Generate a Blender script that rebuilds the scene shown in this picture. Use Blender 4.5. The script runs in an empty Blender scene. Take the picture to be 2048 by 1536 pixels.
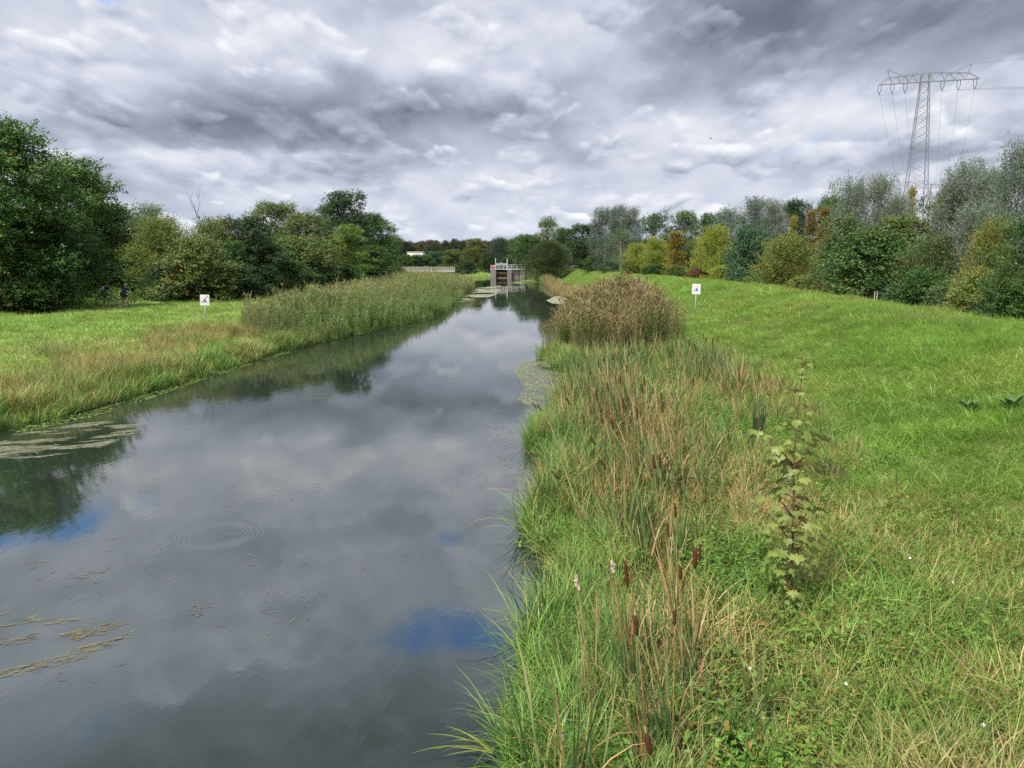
import bpy, math, random
import numpy as np
from mathutils import Vector, Matrix

S = bpy.context.scene
COL = S.collection
rng = np.random.default_rng(11)
PI = math.pi
U = rng.uniform

# ------------------------------------------------------------------ camera
FPX = 1500.0
CAMZ = 5.0
PITCH = math.atan(243 / 1500)
cam_d = bpy.data.cameras.new('camera')
cam_d.sensor_width = 36.0
cam_d.lens = FPX / 2048 * 36.0
cam_d.clip_start = 0.05
cam_d.clip_end = 9000
cam = bpy.data.objects.new('camera', cam_d)
cam.location = (0, 0, CAMZ)
cam.rotation_euler = (PI / 2 - PITCH, 0, 0)
COL.objects.link(cam)
S.camera = cam
CP, SP = math.cos(PITCH), math.sin(PITCH)


def ray(u, v):
    a = (u - 1024) / FPX
    b = (768 - v) / FPX
    return a, CP + b * SP, -SP + b * CP


def on_z(u, v, z=0.0):
    d = ray(u, v)
    t = (z - CAMZ) / d[2]
    return d[0] * t, d[1] * t


def on_y(u, v, y):
    d = ray(u, v)
    t = y / d[1]
    return d[0] * t, y, CAMZ + d[2] * t


# ------------------------------------------------------------------ noise
_tab = np.random.default_rng(5).random((256, 256))


def vnoise(x, y):
    x = np.asarray(x, float); y = np.asarray(y, float)
    xi = np.floor(x).astype(int); yi = np.floor(y).astype(int)
    fx = x - xi; fy = y - yi
    fx = fx * fx * (3 - 2 * fx); fy = fy * fy * (3 - 2 * fy)
    g = lambda i, j: _tab[i & 255, j & 255]
    return (g(xi, yi) * (1 - fx) + g(xi + 1, yi) * fx) * (1 - fy) + (g(xi, yi + 1) * (1 - fx) + g(xi + 1, yi + 1) * fx) * fy


def fbm(x, y, o=4):
    s = 0; a = .5; t = 0
    for i in range(o):
        s = s + a * vnoise(np.asarray(x) * 2 ** i + 17.3 * i, np.asarray(y) * 2 ** i + 9.1 * i); t += a; a *= .5
    return s / t


# ------------------------------------------------------------------ terrain
LY = [-80, 0, 22, 25, 28.8, 33.1, 39.7, 45, 51.5, 60.8, 74.6, 93, 140, 152, 160, 168, 178, 240, 400]
LX = [-18, -16.4, -15.4, -14.5, -14.1, -13.9, -13.4, -12.8, -11.2, -9.1, -7.2, -7.35, -7.5, -8.5, -14, -22, -27, -30, -30]
RY = [-80, -5, 0, 6.8, 8.8, 10.9, 13, 17.3, 22.2, 27, 31, 36, 39.7, 47, 56, 66, 80, 90, 98, 108, 118, 135, 160, 190, 219, 247, 400]
RX = [-2, -1.4, -.6, .12, .48, .66, .6, .8, .75, 1.9, 2.5, 2.3, 1.7, 2.4, 4.1, 5.8, 6.6, 7.6, 8.4, 7.5, 7.0, 7.0, 7.3, 7.2, 6.5, 4.6, 4.6]
CY = [-80, 5, 24, 40, 75, 125, 160, 200, 256, 400]
CX = [16.4, 16.4, 16.8, 18.2, 19.0, 19.4, 18.4, 16.2, 16, 16]
FY = [-80, 10, 17, 28, 43, 60, 100, 160, 256, 400]
FX = [7.3, 7.3, 7.4, 9.0, 9.8, 10.5, 12, 13, 10, 10]


def XL(y): return np.interp(y, LY, LX)
def XR(y): return np.interp(y, RY, RX)


def water_d(x, y):
    wob = .9 * (fbm(np.asarray(x) * .55 + 40, np.asarray(y) * .55) - .5)
    main = np.maximum(np.maximum(XL(y) - x, x - XR(y)), y - 247.5)
    up = np.maximum(np.abs(x + 1.5) - 4.6, 246 - y)
    side = np.maximum(np.abs(x + 27) - 8.5, 238 - y)
    return np.minimum(np.minimum(main, up), side) + wob


def ground(x, y):
    x = np.asarray(x, float); y = np.asarray(y, float)
    d = water_d(x, y)
    zl = np.interp(d, [-4, -.3, 0, .8, 3, 9, 16], [-1.6, -.25, 0, .3, .55, 1.05, 1.5])
    cx = np.interp(y, CY, CX); fx = np.interp(y, FY, FX)
    t = np.clip((x - fx) / (cx - fx), 0, 1)
    s = .45 * t + .55 * t * t * (3 - 2 * t)
    back = np.clip((x - cx - 1.2) / 7.5, 0, 1)
    back = back * back * (3 - 2 * back)
    zr = np.interp(d, [-4, -.3, 0, 1.0, 4], [-1.6, -.25, 0, .32, .5]) + (2.5 - .38 * np.clip((60 - y) / 30, 0, 1)) * s - 2.0 * back
    w = np.clip((x + 4) / 3 + .5, 0, 1)
    z = zl * (1 - w) + zr * w
    far = np.clip((np.abs(x) - 150) / 400, 0, 1)
    z = z + (fbm(x * .35, y * .35, 3) - .5) * .22 * np.clip(d / 2, 0, 1)
    return z * (1 - far) + 1.0 * far


def gz(x, y): return float(ground(x, y))


def hit(u, v, lift=0.0):
    """where the sight line of a pixel meets the ground"""
    d = ray(u, v)
    y = np.arange(3, 400, .1); x = d[0] / d[1] * y; z = CAMZ + d[2] / d[1] * y
    g = np.maximum(ground(x, y), 0) + lift
    i = np.argmax(z < g)
    return float(x[i]), float(y[i])


# ------------------------------------------------------------------ node helpers
class N:
    """wraps a node tree for short expression building"""
    def __init__(s, tree): s.t = tree
    def new(s, typ, **kw):
        n = s.t.nodes.new(typ)
        for k, v in kw.items(): setattr(n, k, v)
        return n
    def put(s, sock, v):
        if hasattr(v, 'is_output') or isinstance(v, bpy.types.NodeSocket): s.t.links.new(v, sock)
        else: sock.default_value = v
    def m(s, op, a, b=None, c=None, clamp=False):
        n = s.new('ShaderNodeMath', operation=op, use_clamp=clamp)
        s.put(n.inputs[0], a)
        if b is not None: s.put(n.inputs[1], b)
        if c is not None: s.put(n.inputs[2], c)
        return n.outputs[0]
    def add(s, a, b): return s.m('ADD', a, b)
    def sub(s, a, b): return s.m('SUBTRACT', a, b)
    def mul(s, a, b): return s.m('MULTIPLY', a, b)
    def mix(s, f, a, b):
        n = s.new('ShaderNodeMix', data_type='RGBA')
        s.put(n.inputs[0], f)
        s.put(n.inputs[6], a if not isinstance(a, tuple) else a + (1,) * (4 - len(a)))
        s.put(n.inputs[7], b if not isinstance(b, tuple) else b + (1,) * (4 - len(b)))
        return n.outputs[2]
    def attr(s, name, typ='GEOMETRY'):
        return s.new('ShaderNodeAttribute', attribute_name=name, attribute_type=typ).outputs['Fac']
    def noise(s, vec, scale, detail=3, rough=.5, dist=0):
        n = s.new('ShaderNodeTexNoise')
        if vec is not None: s.put(n.inputs['Vector'], vec)
        n.inputs['Scale'].default_value = scale
        n.inputs['Detail'].default_value = detail
        n.inputs['Roughness'].default_value = rough
        n.inputs['Distortion'].default_value = dist
        return n.outputs[0]
    def ramp(s, f, pts):
        n = s.new('ShaderNodeValToRGB')
        while len(n.color_ramp.elements) < len(pts): n.color_ramp.elements.new(.5)
        for e, (p, c) in zip(n.color_ramp.elements, pts):
            e.position = p; e.color = tuple(c) + (1,) * (4 - len(c))
        s.put(n.inputs[0], f)
        return n.outputs[0]


def new_mat(name):
    m = bpy.data.materials.new(name)
    m.use_nodes = True
    m.node_tree.nodes.clear()
    n = N(m.node_tree)
    out = n.new('ShaderNodeOutputMaterial')
    return m, n, out


def bsdf(n, col, rough=.6, spec=.3, metal=0.0, normal=None):
    b = n.new('ShaderNodeBsdfPrincipled')
    n.put(b.inputs['Base Color'], col if not isinstance(col, tuple) else col + (1,) * (4 - len(col)))
    n.put(b.inputs['Roughness'], rough)
    b.inputs['Specular IOR Level'].default_value = spec
    b.inputs['Metallic'].default_value = metal
    if normal is not None: n.put(b.inputs['Normal'], normal)
    return b.outputs[0]


def leafy(n, out, col, trans=.3, rough=.5, spec=.3):
    a = bsdf(n, col, rough, spec)
    t = n.new('ShaderNodeBsdfTranslucent')
    n.put(t.inputs['Color'], col)
    mx = n.new('ShaderNodeMixShader')
    mx.inputs[0].default_value = trans
    n.t.links.new(a, mx.inputs[1]); n.t.links.new(t.outputs[0], mx.inputs[2])
    n.t.links.new(mx.outputs[0], out.inputs[0])


def plain_mat(name, col, rough=.6, spec=.3, metal=0.0, var=.25, scale=6.0, bump=0.0):
    m, n, out = new_mat(name)
    co = n.new('ShaderNodeTexCoord').outputs['Object']
    f = n.noise(co, scale, 5, .6)
    dark = tuple(c * (1 - var) for c in col); light = tuple(min(1, c * (1 + var)) for c in col)
    c = n.ramp(f, [(.3, dark), (.7, light)])
    nor = None
    if bump:
        b = n.new('ShaderNodeBump'); b.inputs['Strength'].default_value = bump; b.inputs['Distance'].default_value = .02
        n.put(b.inputs['Height'], f); nor = b.outputs[0]
    n.t.links.new(bsdf(n, c, rough, spec, metal, nor), out.inputs[0])
    return m


def blade_mat(name, g1, g2, s1, s2, trans=.3, spec=.25, along=.25, k=2.2):
    """leaf blades: green g1..g2 turning to straw s1..s2 by the plant's own dryness"""
    m, n, out = new_mat(name)
    tint = n.attr('tint', 'INSTANCER')
    rnd = n.attr('rnd'); tone = n.attr('tone'); al = n.attr('along')
    green = n.mix(rnd, g1, g2)
    dry = n.mix(rnd, s1, s2)
    d = n.add(n.add(tint, n.mul(n.sub(tone, .5), .9)), n.mul(n.sub(al, .5), along))
    f = n.m('MULTIPLY_ADD', n.sub(d, .5), k, .5, clamp=True)
    c = n.mix(f, green, dry)
    h = n.new('ShaderNodeHueSaturation')
    n.put(h.inputs['Color'], c)
    n.put(h.inputs['Value'], n.m('MULTIPLY_ADD', n.attr('lum', 'INSTANCER'), .7, .65))
    leafy(n, out, h.outputs[0], trans, .45, spec)
    return m


def crown_mat(name, inst=False, trans=.28, silver=False):
    """foliage: colour of the tree itself, varied leaf by leaf and spray by spray, some leaves turned to autumn"""
    m, n, out = new_mat(name)
    rnd = n.attr('rnd'); tone = n.attr('tone')
    if inst:
        base = n.ramp(n.attr('tint', 'INSTANCER'), [(0, (.018, .036, .016)), (.35, (.028, .05, .018)), (.6, (.05, .066, .022)), (.8, (.085, .078, .025)), (1, (.05, .07, .05))])
        aut = n.new('ShaderNodeValue').outputs[0]; aut.default_value = .12
    else:
        oi = n.new('ShaderNodeObjectInfo')
        base = oi.outputs['Color']; aut = oi.outputs['Alpha']
    yel = n.mix(rnd, (.30, .20, .03), (.20, .10, .03))
    th = n.sub(n.add(aut, n.add(n.mul(tone, .75), n.mul(rnd, .25))), 1.0)
    f = n.m('MULTIPLY', n.m('MULTIPLY_ADD', th, 6.0, .5, clamp=True), .8)
    c = n.mix(f, base, yel)
    h = n.new('ShaderNodeHueSaturation')
    n.put(h.inputs['Color'], c)
    n.put(h.inputs['Hue'], n.m('MULTIPLY_ADD', n.sub(tone, .5), -.05, .5))
    n.put(h.inputs['Value'], n.add(n.m('MULTIPLY_ADD', rnd, .7, .45), n.mul(tone, .45)))
    col = h.outputs[0]
    if silver:
        bf = n.new('ShaderNodeNewGeometry').outputs['Backfacing']
        col = n.mix(n.mul(bf, .65), col, (.34, .37, .34))
    leafy(n, out, col, trans, .45, .3)
    return m


# ------------------------------------------------------------------ mesh builder
class MB:
    def __init__(s):
        s.V = []; s.Q = []; s.T = []; s.mq = []; s.mt = []; s.n = 0; s.A = {'rnd': [], 'tone': [], 'along': []}
    def add(s, V, quads=None, tris=None, m=0, rnd=.5, tone=.5, along=0.0):
        V = np.asarray(V, float).reshape(-1, 3)
        k = len(V)
        if quads is not None and len(quads):
            q = np.asarray(quads, int).reshape(-1, 4) + s.n; s.Q.append(q); s.mq.append(np.full(len(q), m))
        if tris is not None and len(tris):
            q = np.asarray(tris, int).reshape(-1, 3) + s.n; s.T.append(q); s.mt.append(np.full(len(q), m))
        s.V.append(V)
        for nm, a in (('rnd', rnd), ('tone', tone), ('along', along)):
            s.A[nm].append(np.broadcast_to(np.asarray(a, float), (k,)))
        s.n += k
        return s
    def box(s, c, size, rot=0.0, m=0):
        x, y, z = (q / 2 for q in size)
        P = np.array([(-x, -y, -z), (x, -y, -z), (x, y, -z), (-x, y, -z), (-x, -y, z), (x, -y, z), (x, y, z), (-x, y, z)])
        if rot:
            cr, sr = math.cos(rot), math.sin(rot)
            P = np.stack([P[:, 0] * cr - P[:, 1] * sr, P[:, 0] * sr + P[:, 1] * cr, P[:, 2]], 1)
        return s.add(P + np.asarray(c), [(0, 3, 2, 1), (4, 5, 6, 7), (0, 1, 5, 4), (1, 2, 6, 5), (2, 3, 7, 6), (3, 0, 4, 7)], m=m)
    def beam(s, a, b, w, m=0):
        return s.tube([a, b], [w / 2 * 1.3, w / 2 * 1.3], 4, m=m)
    def tube(s, pts, rad, sides=6, m=0, rnd=.5, tone=.5, cap=True):
        P = np.asarray(pts, float); R = np.asarray(rad, float) * np.ones(len(P))
        T = np.gradient(P, axis=0); T /= np.linalg.norm(T, axis=1)[:, None] + 1e-9
        up = np.array([0, 0, 1.0]) if abs(T[0, 2]) < .9 else np.array([1.0, 0, 0])
        ang = np.arange(sides) * 2 * PI / sides + PI / 4
        V = []
        for i in range(len(P)):
            a = np.cross(up, T[i]); a /= np.linalg.norm(a) + 1e-9
            b = np.cross(T[i], a)
            V.append(P[i] + R[i] * (np.cos(ang)[:, None] * a + np.sin(ang)[:, None] * b))
        V = np.concatenate(V)
        Q = [(i * sides + j, i * sides + (j + 1) % sides, (i + 1) * sides + (j + 1) % sides, (i + 1) * sides + j)
             for i in range(len(P) - 1) for j in range(sides)]
        Tr = []
        if cap:
            e = (len(P) - 1) * sides
            for j in range(1, sides - 1):
                Tr.append((0, j + 1, j)); Tr.append((e, e + j, e + j + 1))
        al = np.repeat(np.linspace(0, 1, len(P)), sides)
        return s.add(V, Q, Tr, m=m, rnd=rnd, tone=tone, along=al)
    def ball(s, c, r, seg=10, rings=7, m=0, rot=None):
        V = [];
        for i in range(rings + 1):
            th = PI * i / rings
            for j in range(seg):
                ph = 2 * PI * j / seg
                V.append((math.sin(th) * math.cos(ph), math.sin(th) * math.sin(ph), math.cos(th)))
        V = np.array(V) * np.asarray(r) * np.ones(3)
        if rot is not None: V = V @ np.array(rot).T
        Q = [(i * seg + j, (i + 1) * seg + j, (i + 1) * seg + (j + 1) % seg, i * seg + (j + 1) % seg) for i in range(rings) for j in range(seg)]
        return s.add(V + np.asarray(c), Q, m=m)
    def blades(s, n, rad, h, w, tilt=(.05, .5), curve=(.3, 1.2), az0=0.0, azs=9.0, segs=3, base=(0, 0, 0), m=0, tone=None, flat=1.8, pw=1.3):
        a = U(0, 2 * PI, n); r = rad * np.sqrt(U(0, 1, n))
        P = np.stack([r * np.cos(a), r * np.sin(a), np.zeros(n)], 1) + np.asarray(base)
        az = az0 + rng.normal(0, 1, n) * azs
        D = np.stack([np.cos(az), np.sin(az), np.zeros(n)], 1)
        tw = U(-.5, .5, n)
        Sd = np.stack([-np.sin(az + tw), np.cos(az + tw), np.zeros(n)], 1)
        H = U(h[0], h[1], n); W = U(w[0], w[1], n)
        t0 = U(tilt[0], tilt[1], n); k = U(curve[0], curve[1], n)
        rows = []; p = P.copy()
        for i in range(segs + 1):
            f = i / segs
            ww = (W * (1 - f ** flat) * .5)[:, None]
            if i == segs: ww = ww * 0 + .0004
            rows.append(np.stack([p - Sd * ww, p + Sd * ww], 1))
            th = t0 + k * ((i + .5) / segs) ** pw
            p = p + (np.sin(th)[:, None] * D + np.cos(th)[:, None] * np.array([0, 0, 1.0])) * (H / segs)[:, None]
        V = np.stack(rows, 1).reshape(n, -1, 3)
        kk = 2 * (segs + 1)
        base_i = (np.arange(n) * kk)[:, None, None]
        q = np.array([(2 * i, 2 * i + 1, 2 * i + 3, 2 * i + 2) for i in range(segs)])[None]
        rn = np.repeat(U(0, 1, n), kk)
        tn = np.repeat(U(0, 1, n) if tone is None else np.full(n, tone), kk)
        al = np.tile(np.repeat(np.linspace(0, 1, segs + 1), 2), n)
        return s.add(V.reshape(-1, 3), (base_i + q).reshape(-1, 4), m=m, rnd=rn, tone=tn, along=al)
    def leaves(s, P, D, Nn, L, asp=.6, fold=.12, rnd=None, tone=.5, m=0):
        n = len(P)
        D = D / (np.linalg.norm(D, axis=1)[:, None] + 1e-9)
        Sd = np.cross(D, Nn); Sd /= np.linalg.norm(Sd, axis=1)[:, None] + 1e-9
        Nn = np.cross(Sd, D)
        L = (np.ones(n) * L)[:, None]
        w = L * asp * .5
        V = np.stack([P, P + D * L * .45 + Sd * w - Nn * L * fold, P + D * L, P + D * L * .45 - Sd * w - Nn * L * fold], 1)
        rnd = U(0, 1, n) if rnd is None else rnd
        return s.add(V.reshape(-1, 3), (np.arange(n) * 4)[:, None] + np.arange(4)[None], m=m,
                     rnd=np.repeat(rnd, 4), tone=np.repeat(np.ones(n) * tone, 4))
    def mesh(s, name, mats, smooth=False):
        me = bpy.data.meshes.new(name)
        V = np.concatenate(s.V) if s.V else np.zeros((0, 3))
        Q = np.concatenate(s.Q) if s.Q else np.zeros((0, 4), int)
        T = np.concatenate(s.T) if s.T else np.zeros((0, 3), int)
        me.vertices.add(len(V)); me.vertices.foreach_set('co', V.ravel())
        me.loops.add(Q.size + T.size)
        me.loops.foreach_set('vertex_index', np.concatenate([Q.ravel(), T.ravel()]).astype(np.int32))
        me.polygons.add(len(Q) + len(T))
        st = np.concatenate([np.arange(len(Q)) * 4, Q.size + np.arange(len(T)) * 3]).astype(np.int32)
        me.polygons.foreach_set('loop_start', st)
        mi = np.concatenate([np.concatenate(s.mq) if s.mq else np.zeros(0), np.concatenate(s.mt) if s.mt else np.zeros(0)]).astype(np.int32)
        me.polygons.foreach_set('material_index', mi)
        me.polygons.foreach_set('use_smooth', np.full(len(Q) + len(T), smooth))
        for k, a in s.A.items():
            at = me.attributes.new(k, 'FLOAT', 'POINT')
            at.data.foreach_set('value', np.concatenate(a).astype(np.float32) if a else np.zeros(0, np.float32))
        for q in (mats if isinstance(mats, (list, tuple)) else [mats]): me.materials.append(q)
        me.update(calc_edges=True)
        return me
    def obj(s, name, mats, parent=None, smooth=False, loc=None):
        o = bpy.data.objects.new(name, s.mesh(name, mats, smooth))
        COL.objects.link(o)
        if parent is not None: o.parent = parent
        if loc is not None: o.location = loc
        return o


def tag(o, label=None, cat=None, group=None, kind=None):
    if label: o['label'] = label
    if cat: o['category'] = cat
    if group: o['group'] = group
    if kind: o['kind'] = kind
    return o


def empty(name, loc, label, cat, group=None, rz=0.0):
    o = bpy.data.objects.new(name, None)
    o.empty_display_size = .2
    COL.objects.link(o)
    o.location = loc; o.rotation_euler = (0, 0, rz)
    return tag(o, label, cat, group)


def child(name, mesh, parent, color=None):
    o = bpy.data.objects.new(name, mesh)
    COL.objects.link(o); o.parent = parent
    if color: o.color = color
    return o


# ------------------------------------------------------------------ scatter (stuff only)
def make_collection(name, meshes):
    c = bpy.data.collections.new(name)
    for i, me in enumerate(meshes):
        c.objects.link(bpy.data.objects.new('%s_%02d' % (name, i), me))
    return c


def scatter(name, P, rot, scl, idx, tint, lum, coll, label, cat):
    n = len(P)
    me = bpy.data.meshes.new(name)
    me.vertices.add(n); me.vertices.foreach_set('co', np.asarray(P, float).ravel())
    def at(nm, typ, key, arr, dt=np.float32):
        a = me.attributes.new(nm, typ, 'POINT'); a.data.foreach_set(key, np.asarray(arr).astype(dt).ravel())
    at('rot', 'FLOAT_VECTOR', 'vector', rot); at('scl', 'FLOAT_VECTOR', 'vector', scl)
    at('idx', 'INT', 'value', idx, np.int32); at('tint', 'FLOAT', 'value', tint); at('lum', 'FLOAT', 'value', lum)
    o = bpy.data.objects.new(name, me); COL.objects.link(o)
    ng = bpy.data.node_groups.new(name, 'GeometryNodeTree')
    ng.interface.new_socket('Geometry', in_out='INPUT', socket_type='NodeSocketGeometry')
    ng.interface.new_socket('Geometry', in_out='OUTPUT', socket_type='NodeSocketGeometry')
    gi = ng.nodes.new('NodeGroupInput'); go = ng.nodes.new('NodeGroupOutput')
    iop = ng.nodes.new('GeometryNodeInstanceOnPoints')
    ci = ng.nodes.new('GeometryNodeCollectionInfo')
    ci.inputs['Collection'].default_value = coll
    ci.inputs['Separate Children'].default_value = True
    ci.inputs['Reset Children'].default_value = True
    def na(nm, typ):
        q = ng.nodes.new('GeometryNodeInputNamedAttribute'); q.data_type = typ; q.inputs['Name'].default_value = nm
        return q.outputs['Attribute']
    L = ng.links.new
    L(gi.outputs[0], iop.inputs['Points']); L(ci.outputs[0], iop.inputs['Instance'])
    iop.inputs['Pick Instance'].default_value = True
    L(na('idx', 'INT'), iop.inputs['Instance Index'])
    L(na('rot', 'FLOAT_VECTOR'), iop.inputs['Rotation'])
    L(na('scl', 'FLOAT_VECTOR'), iop.inputs['Scale'])
    L(iop.outputs[0], go.inputs[0])
    md = o.modifiers.new('scatter', 'NODES'); md.node_group = ng
    tag(o, label, cat, kind='stuff')
    return o


def pts_in(x0, x1, y0, y1, dens, keep=None, fall=None):
    """random points in a box; dens per m2, thinned with distance by fall"""
    n = int((x1 - x0) * (y1 - y0) * dens)
    x = U(x0, x1, n); y = U(y0, y1, n)
    k = np.ones(n, bool)
    if keep is not None: k &= keep(x, y)
    if fall is not None: k &= U(0, 1, n) < fall(x, y)
    return x[k], y[k]


def put(name, x, y, coll, ncoll, scale, tint, label, cat, sub=0.0, tilt=.12, zoff=0.0, lum=None, az=None, azs=9.0, flat_on=None):
    n = len(x)
    z = ground(x, y) + zoff
    if flat_on is not None: z = np.maximum(z, flat_on)
    rz = U(0, 2 * PI, n) if az is None else az + rng.normal(0, azs, n)
    rot = np.stack([rng.normal(0, tilt, n), rng.normal(0, tilt, n), rz], 1)
    sc = (np.ones(n) * scale) * U(.75, 1.25, n)
    scl = np.stack([sc, sc, sc * U(.85, 1.15, n)], 1)
    lum = np.clip((.5 if lum is None else lum) + rng.normal(0, .12, n), 0, 1)
    return scatter(name, np.stack([x, y, z - .02], 1), rot, scl, rng.integers(0, ncoll, n), np.clip(tint, 0, 1), lum, coll, label, cat)
# ------------------------------------------------------------------ world: sky with broken cloud, and a soft sun
SUN_EL, SUN_AZ = math.radians(55), math.radians(222)      # azimuth clockwise from the view direction
W = bpy.data.worlds.new('World'); S.world = W; W.use_nodes = True
W.node_tree.nodes.clear()
n = N(W.node_tree)
wout = n.new('ShaderNodeOutputWorld'); bg = n.new('ShaderNodeBackground')
bg.inputs['Strength'].default_value = 0.1
sky = n.new('ShaderNodeTexSky', sky_type='NISHITA', sun_disc=False)
sky.sun_elevation = SUN_EL; sky.sun_rotation = SUN_AZ
sky.air_density = 1.0; sky.dust_density = .6; sky.ozone_density = 2.0
dirv = n.new('ShaderNodeTexCoord').outputs['Generated']
sx = n.new('ShaderNodeSeparateXYZ'); n.put(sx.inputs[0], dirv)
dx, dy, dz = sx.outputs[0], sx.outputs[1], sx.outputs[2]
zc = n.m('MAXIMUM', dz, 0.0)
az = n.mul(n.m('ARCTAN2', dx, dy), 180 / PI)
el = n.mul(n.m('ARCSINE', zc), 180 / PI)


def cloud_vec(off, seed, k=6.5, v=2.3):
    e_ = n.add(el, off + k)
    c = n.new('ShaderNodeCombineXYZ')
    n.put(c.inputs[0], n.m('DIVIDE', az, n.m('MULTIPLY_ADD', n.m('MINIMUM', el, 40.0), .30, 9.5))); n.put(c.inputs[1], n.mul(n.m('LOGARITHM', e_, math.e), v)); n.put(c.inputs[2], seed)
    return c.outputs[0]


nW = n.noise(cloud_vec(0, 2.37), 1.3, 7, .55)
azw = n.add(az, n.mul(n.sub(n.noise(cloud_vec(0, 4.1), 1.0, 6, .55), .5), 16)); elw = n.add(el, n.mul(n.sub(nW, .5), 6.0))


def blob(a0, e0, sa, se, amp, p=2.0):
    q = n.add(n.m('POWER', n.m('ABSOLUTE', n.mul(n.sub(azw, a0), 1 / sa)), p), n.m('POWER', n.m('ABSOLUTE', n.mul(n.sub(elw, e0), 1 / se)), p))
    return n.mul(n.m('EXPONENT', n.mul(q, -1.0)), amp)


blobs = [(24, 16.0, 15, 4.0, -.44, 3.4), (12, 17.0, 8, 3.2, -.12, 2.0), (-8, 10.2, 13, 2.0, -.31, 2.6), (-23, 8.9, 11, 1.6, -.30, 2.4), (-3, 12.0, 7, 2.0, -.06, 2.0),
         (-21, 13.8, 11, 2.2, .16, 2.0), (-6, 14.6, 8, 1.8, .10, 2.0), (14, 9.2, 12, 1.5, .16, 2.0), (29, 9.2, 8, 1.5, .14, 2.0),
         (29, 6.9, 7, .9, -.16, 2.0), (2, 18.8, 12, 1.6, -.10, 2.0), (34, 20.8, 6, 1.6, .2, 2.0), (-30, 17, 6, 2.4, .06, 2.0),
         (-8, 39, 50, 9.5, -.62, 4.0), (-10, 15.5, 30, 3, .12, 2.0), (0, 3.5, 60, 2.5, .10, 2.0)]
BL = 0.0
for b in blobs:
    BL = n.add(blob(*b), BL)
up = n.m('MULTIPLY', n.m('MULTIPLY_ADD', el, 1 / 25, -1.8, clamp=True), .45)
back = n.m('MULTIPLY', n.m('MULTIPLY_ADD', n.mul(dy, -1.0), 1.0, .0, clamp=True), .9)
BL = n.add(BL, n.add(up, back))  # cloud brightened overhead and behind, out of view, for more light on the grass
TONE = [(.0, (.70, .82, 1.08)), (.14, (1.25, 1.40, 1.86)), (.26, (1.80, 2.00, 2.52)), (.45, (2.62, 2.90, 3.58)), (.62, (3.8, 4.1, 4.8)), (.78, (4.95, 5.15, 5.6)), (1.0, (7.0, 7.0, 7.1))]
lowk = n.m('MULTIPLY_ADD', el, -1 / 7.0, 1.0, clamp=True)


def layer(seed, scale, th, soft, off, gain, base, det=7, rough=.47):
    """one deck of cumulus: lit upper rims, grey flat bases; returns cover and colour"""
    p0 = cloud_vec(0, seed); a0 = n.noise(p0, scale, det, rough, .1); a1 = n.noise(cloud_vec(off, seed), scale, det, rough, .1)
    cover = n.m('MULTIPLY_ADD', n.sub(a0, th), 1 / soft, 0.0, clamp=True)
    cover = n.m('SMOOTH_MIN', cover, 1.0, .2)
    sh = n.m('MULTIPLY_ADD', n.sub(a0, a1), gain, base)
    sh = n.add(sh, n.mul(n.sub(.62, a0), .55))
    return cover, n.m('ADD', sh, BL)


# soft sheet behind, then three decks of heaped cloud
c0, b0 = layer(2.37, .85, .0, .1, 1.7, 1.25, .60, 6, .5)
tone = b0
for (sd_, sc_, th_, sf_, of_, gn_, ba_) in [(7.7, 1.0, .47, .06, 1.3, 2.3, .60), (12.2, 1.6, .50, .055, .8, 2.6, .63), (17.9, 2.4, .535, .055, .48, 2.7, .65)]:
    cv, bb = layer(sd_, sc_, th_, sf_, of_, gn_, ba_)
    f = n.new('ShaderNodeMix', data_type='FLOAT'); n.put(f.inputs[0], n.mul(cv, .85)); n.put(f.inputs[2], tone); n.put(f.inputs[3], bb); tone = f.outputs[0]
tone = n.add(tone, n.mul(n.sub(n.noise(cloud_vec(0, 3.3), 7.0, 6, .6), .5), .10))
cloud = n.ramp(n.m('MULTIPLY', tone, .86, clamp=True), TONE)
cloud = n.mix(n.mul(lowk, .45), cloud, (4.7, 5.15, 5.95))
# gaps of blue
nA = n.noise(cloud_vec(0, 5.5), 1.9, 8, .55, .1)
nL = n.noise(cloud_vec(0, 2.37), .85, 5, .48, .1)
hole = n.m('MULTIPLY_ADD', n.sub(.40, nL), 1.2, -.10)
for b in [(-33, 16.8, 4.2, 1.5, 1.2, 2.0), (-28, 15.8, 3, .7, .4, 2.0), (-7.0, 27.8, 7, 2.0, 1.0, 2.0), (0, 28.8, 6, 1.4, .6, 2.0), (-6, 20.4, 3.5, .9, .55, 2.0),
          (7, 7.3, 9, .8, .36, 2.0), (9, 4.8, 9, .6, .33, 2.0), (-1, 34, 9, 1.5, .4, 2.0)]:
    hole = n.add(hole, blob(*b))
hole = n.add(hole, n.mul(n.sub(.5, nA), 2.7))
hf = n.m('MULTIPLY_ADD', hole, 1.9, -.62, clamp=True)
skyc = n.new('ShaderNodeMix', data_type='RGBA', blend_type='MULTIPLY'); skyc.inputs[0].default_value = 1.0
n.put(skyc.inputs[6], sky.outputs[0]); skyc.inputs[7].default_value = (.55, .92, 1.4, 1)
skyl = n.mix(n.mul(lowk, .9), skyc.outputs[2], (3.6, 4.6, 6.0))
hf = n.mul(hf, n.m('MULTIPLY_ADD', el, 1 / 14.0, -.15, clamp=True))
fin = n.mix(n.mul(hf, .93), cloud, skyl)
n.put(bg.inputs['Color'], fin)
n.t.links.new(bg.outputs[0], wout.inputs[0])
W.cycles.sampling_method = 'MANUAL'; W.cycles.sample_map_resolution = 512

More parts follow.
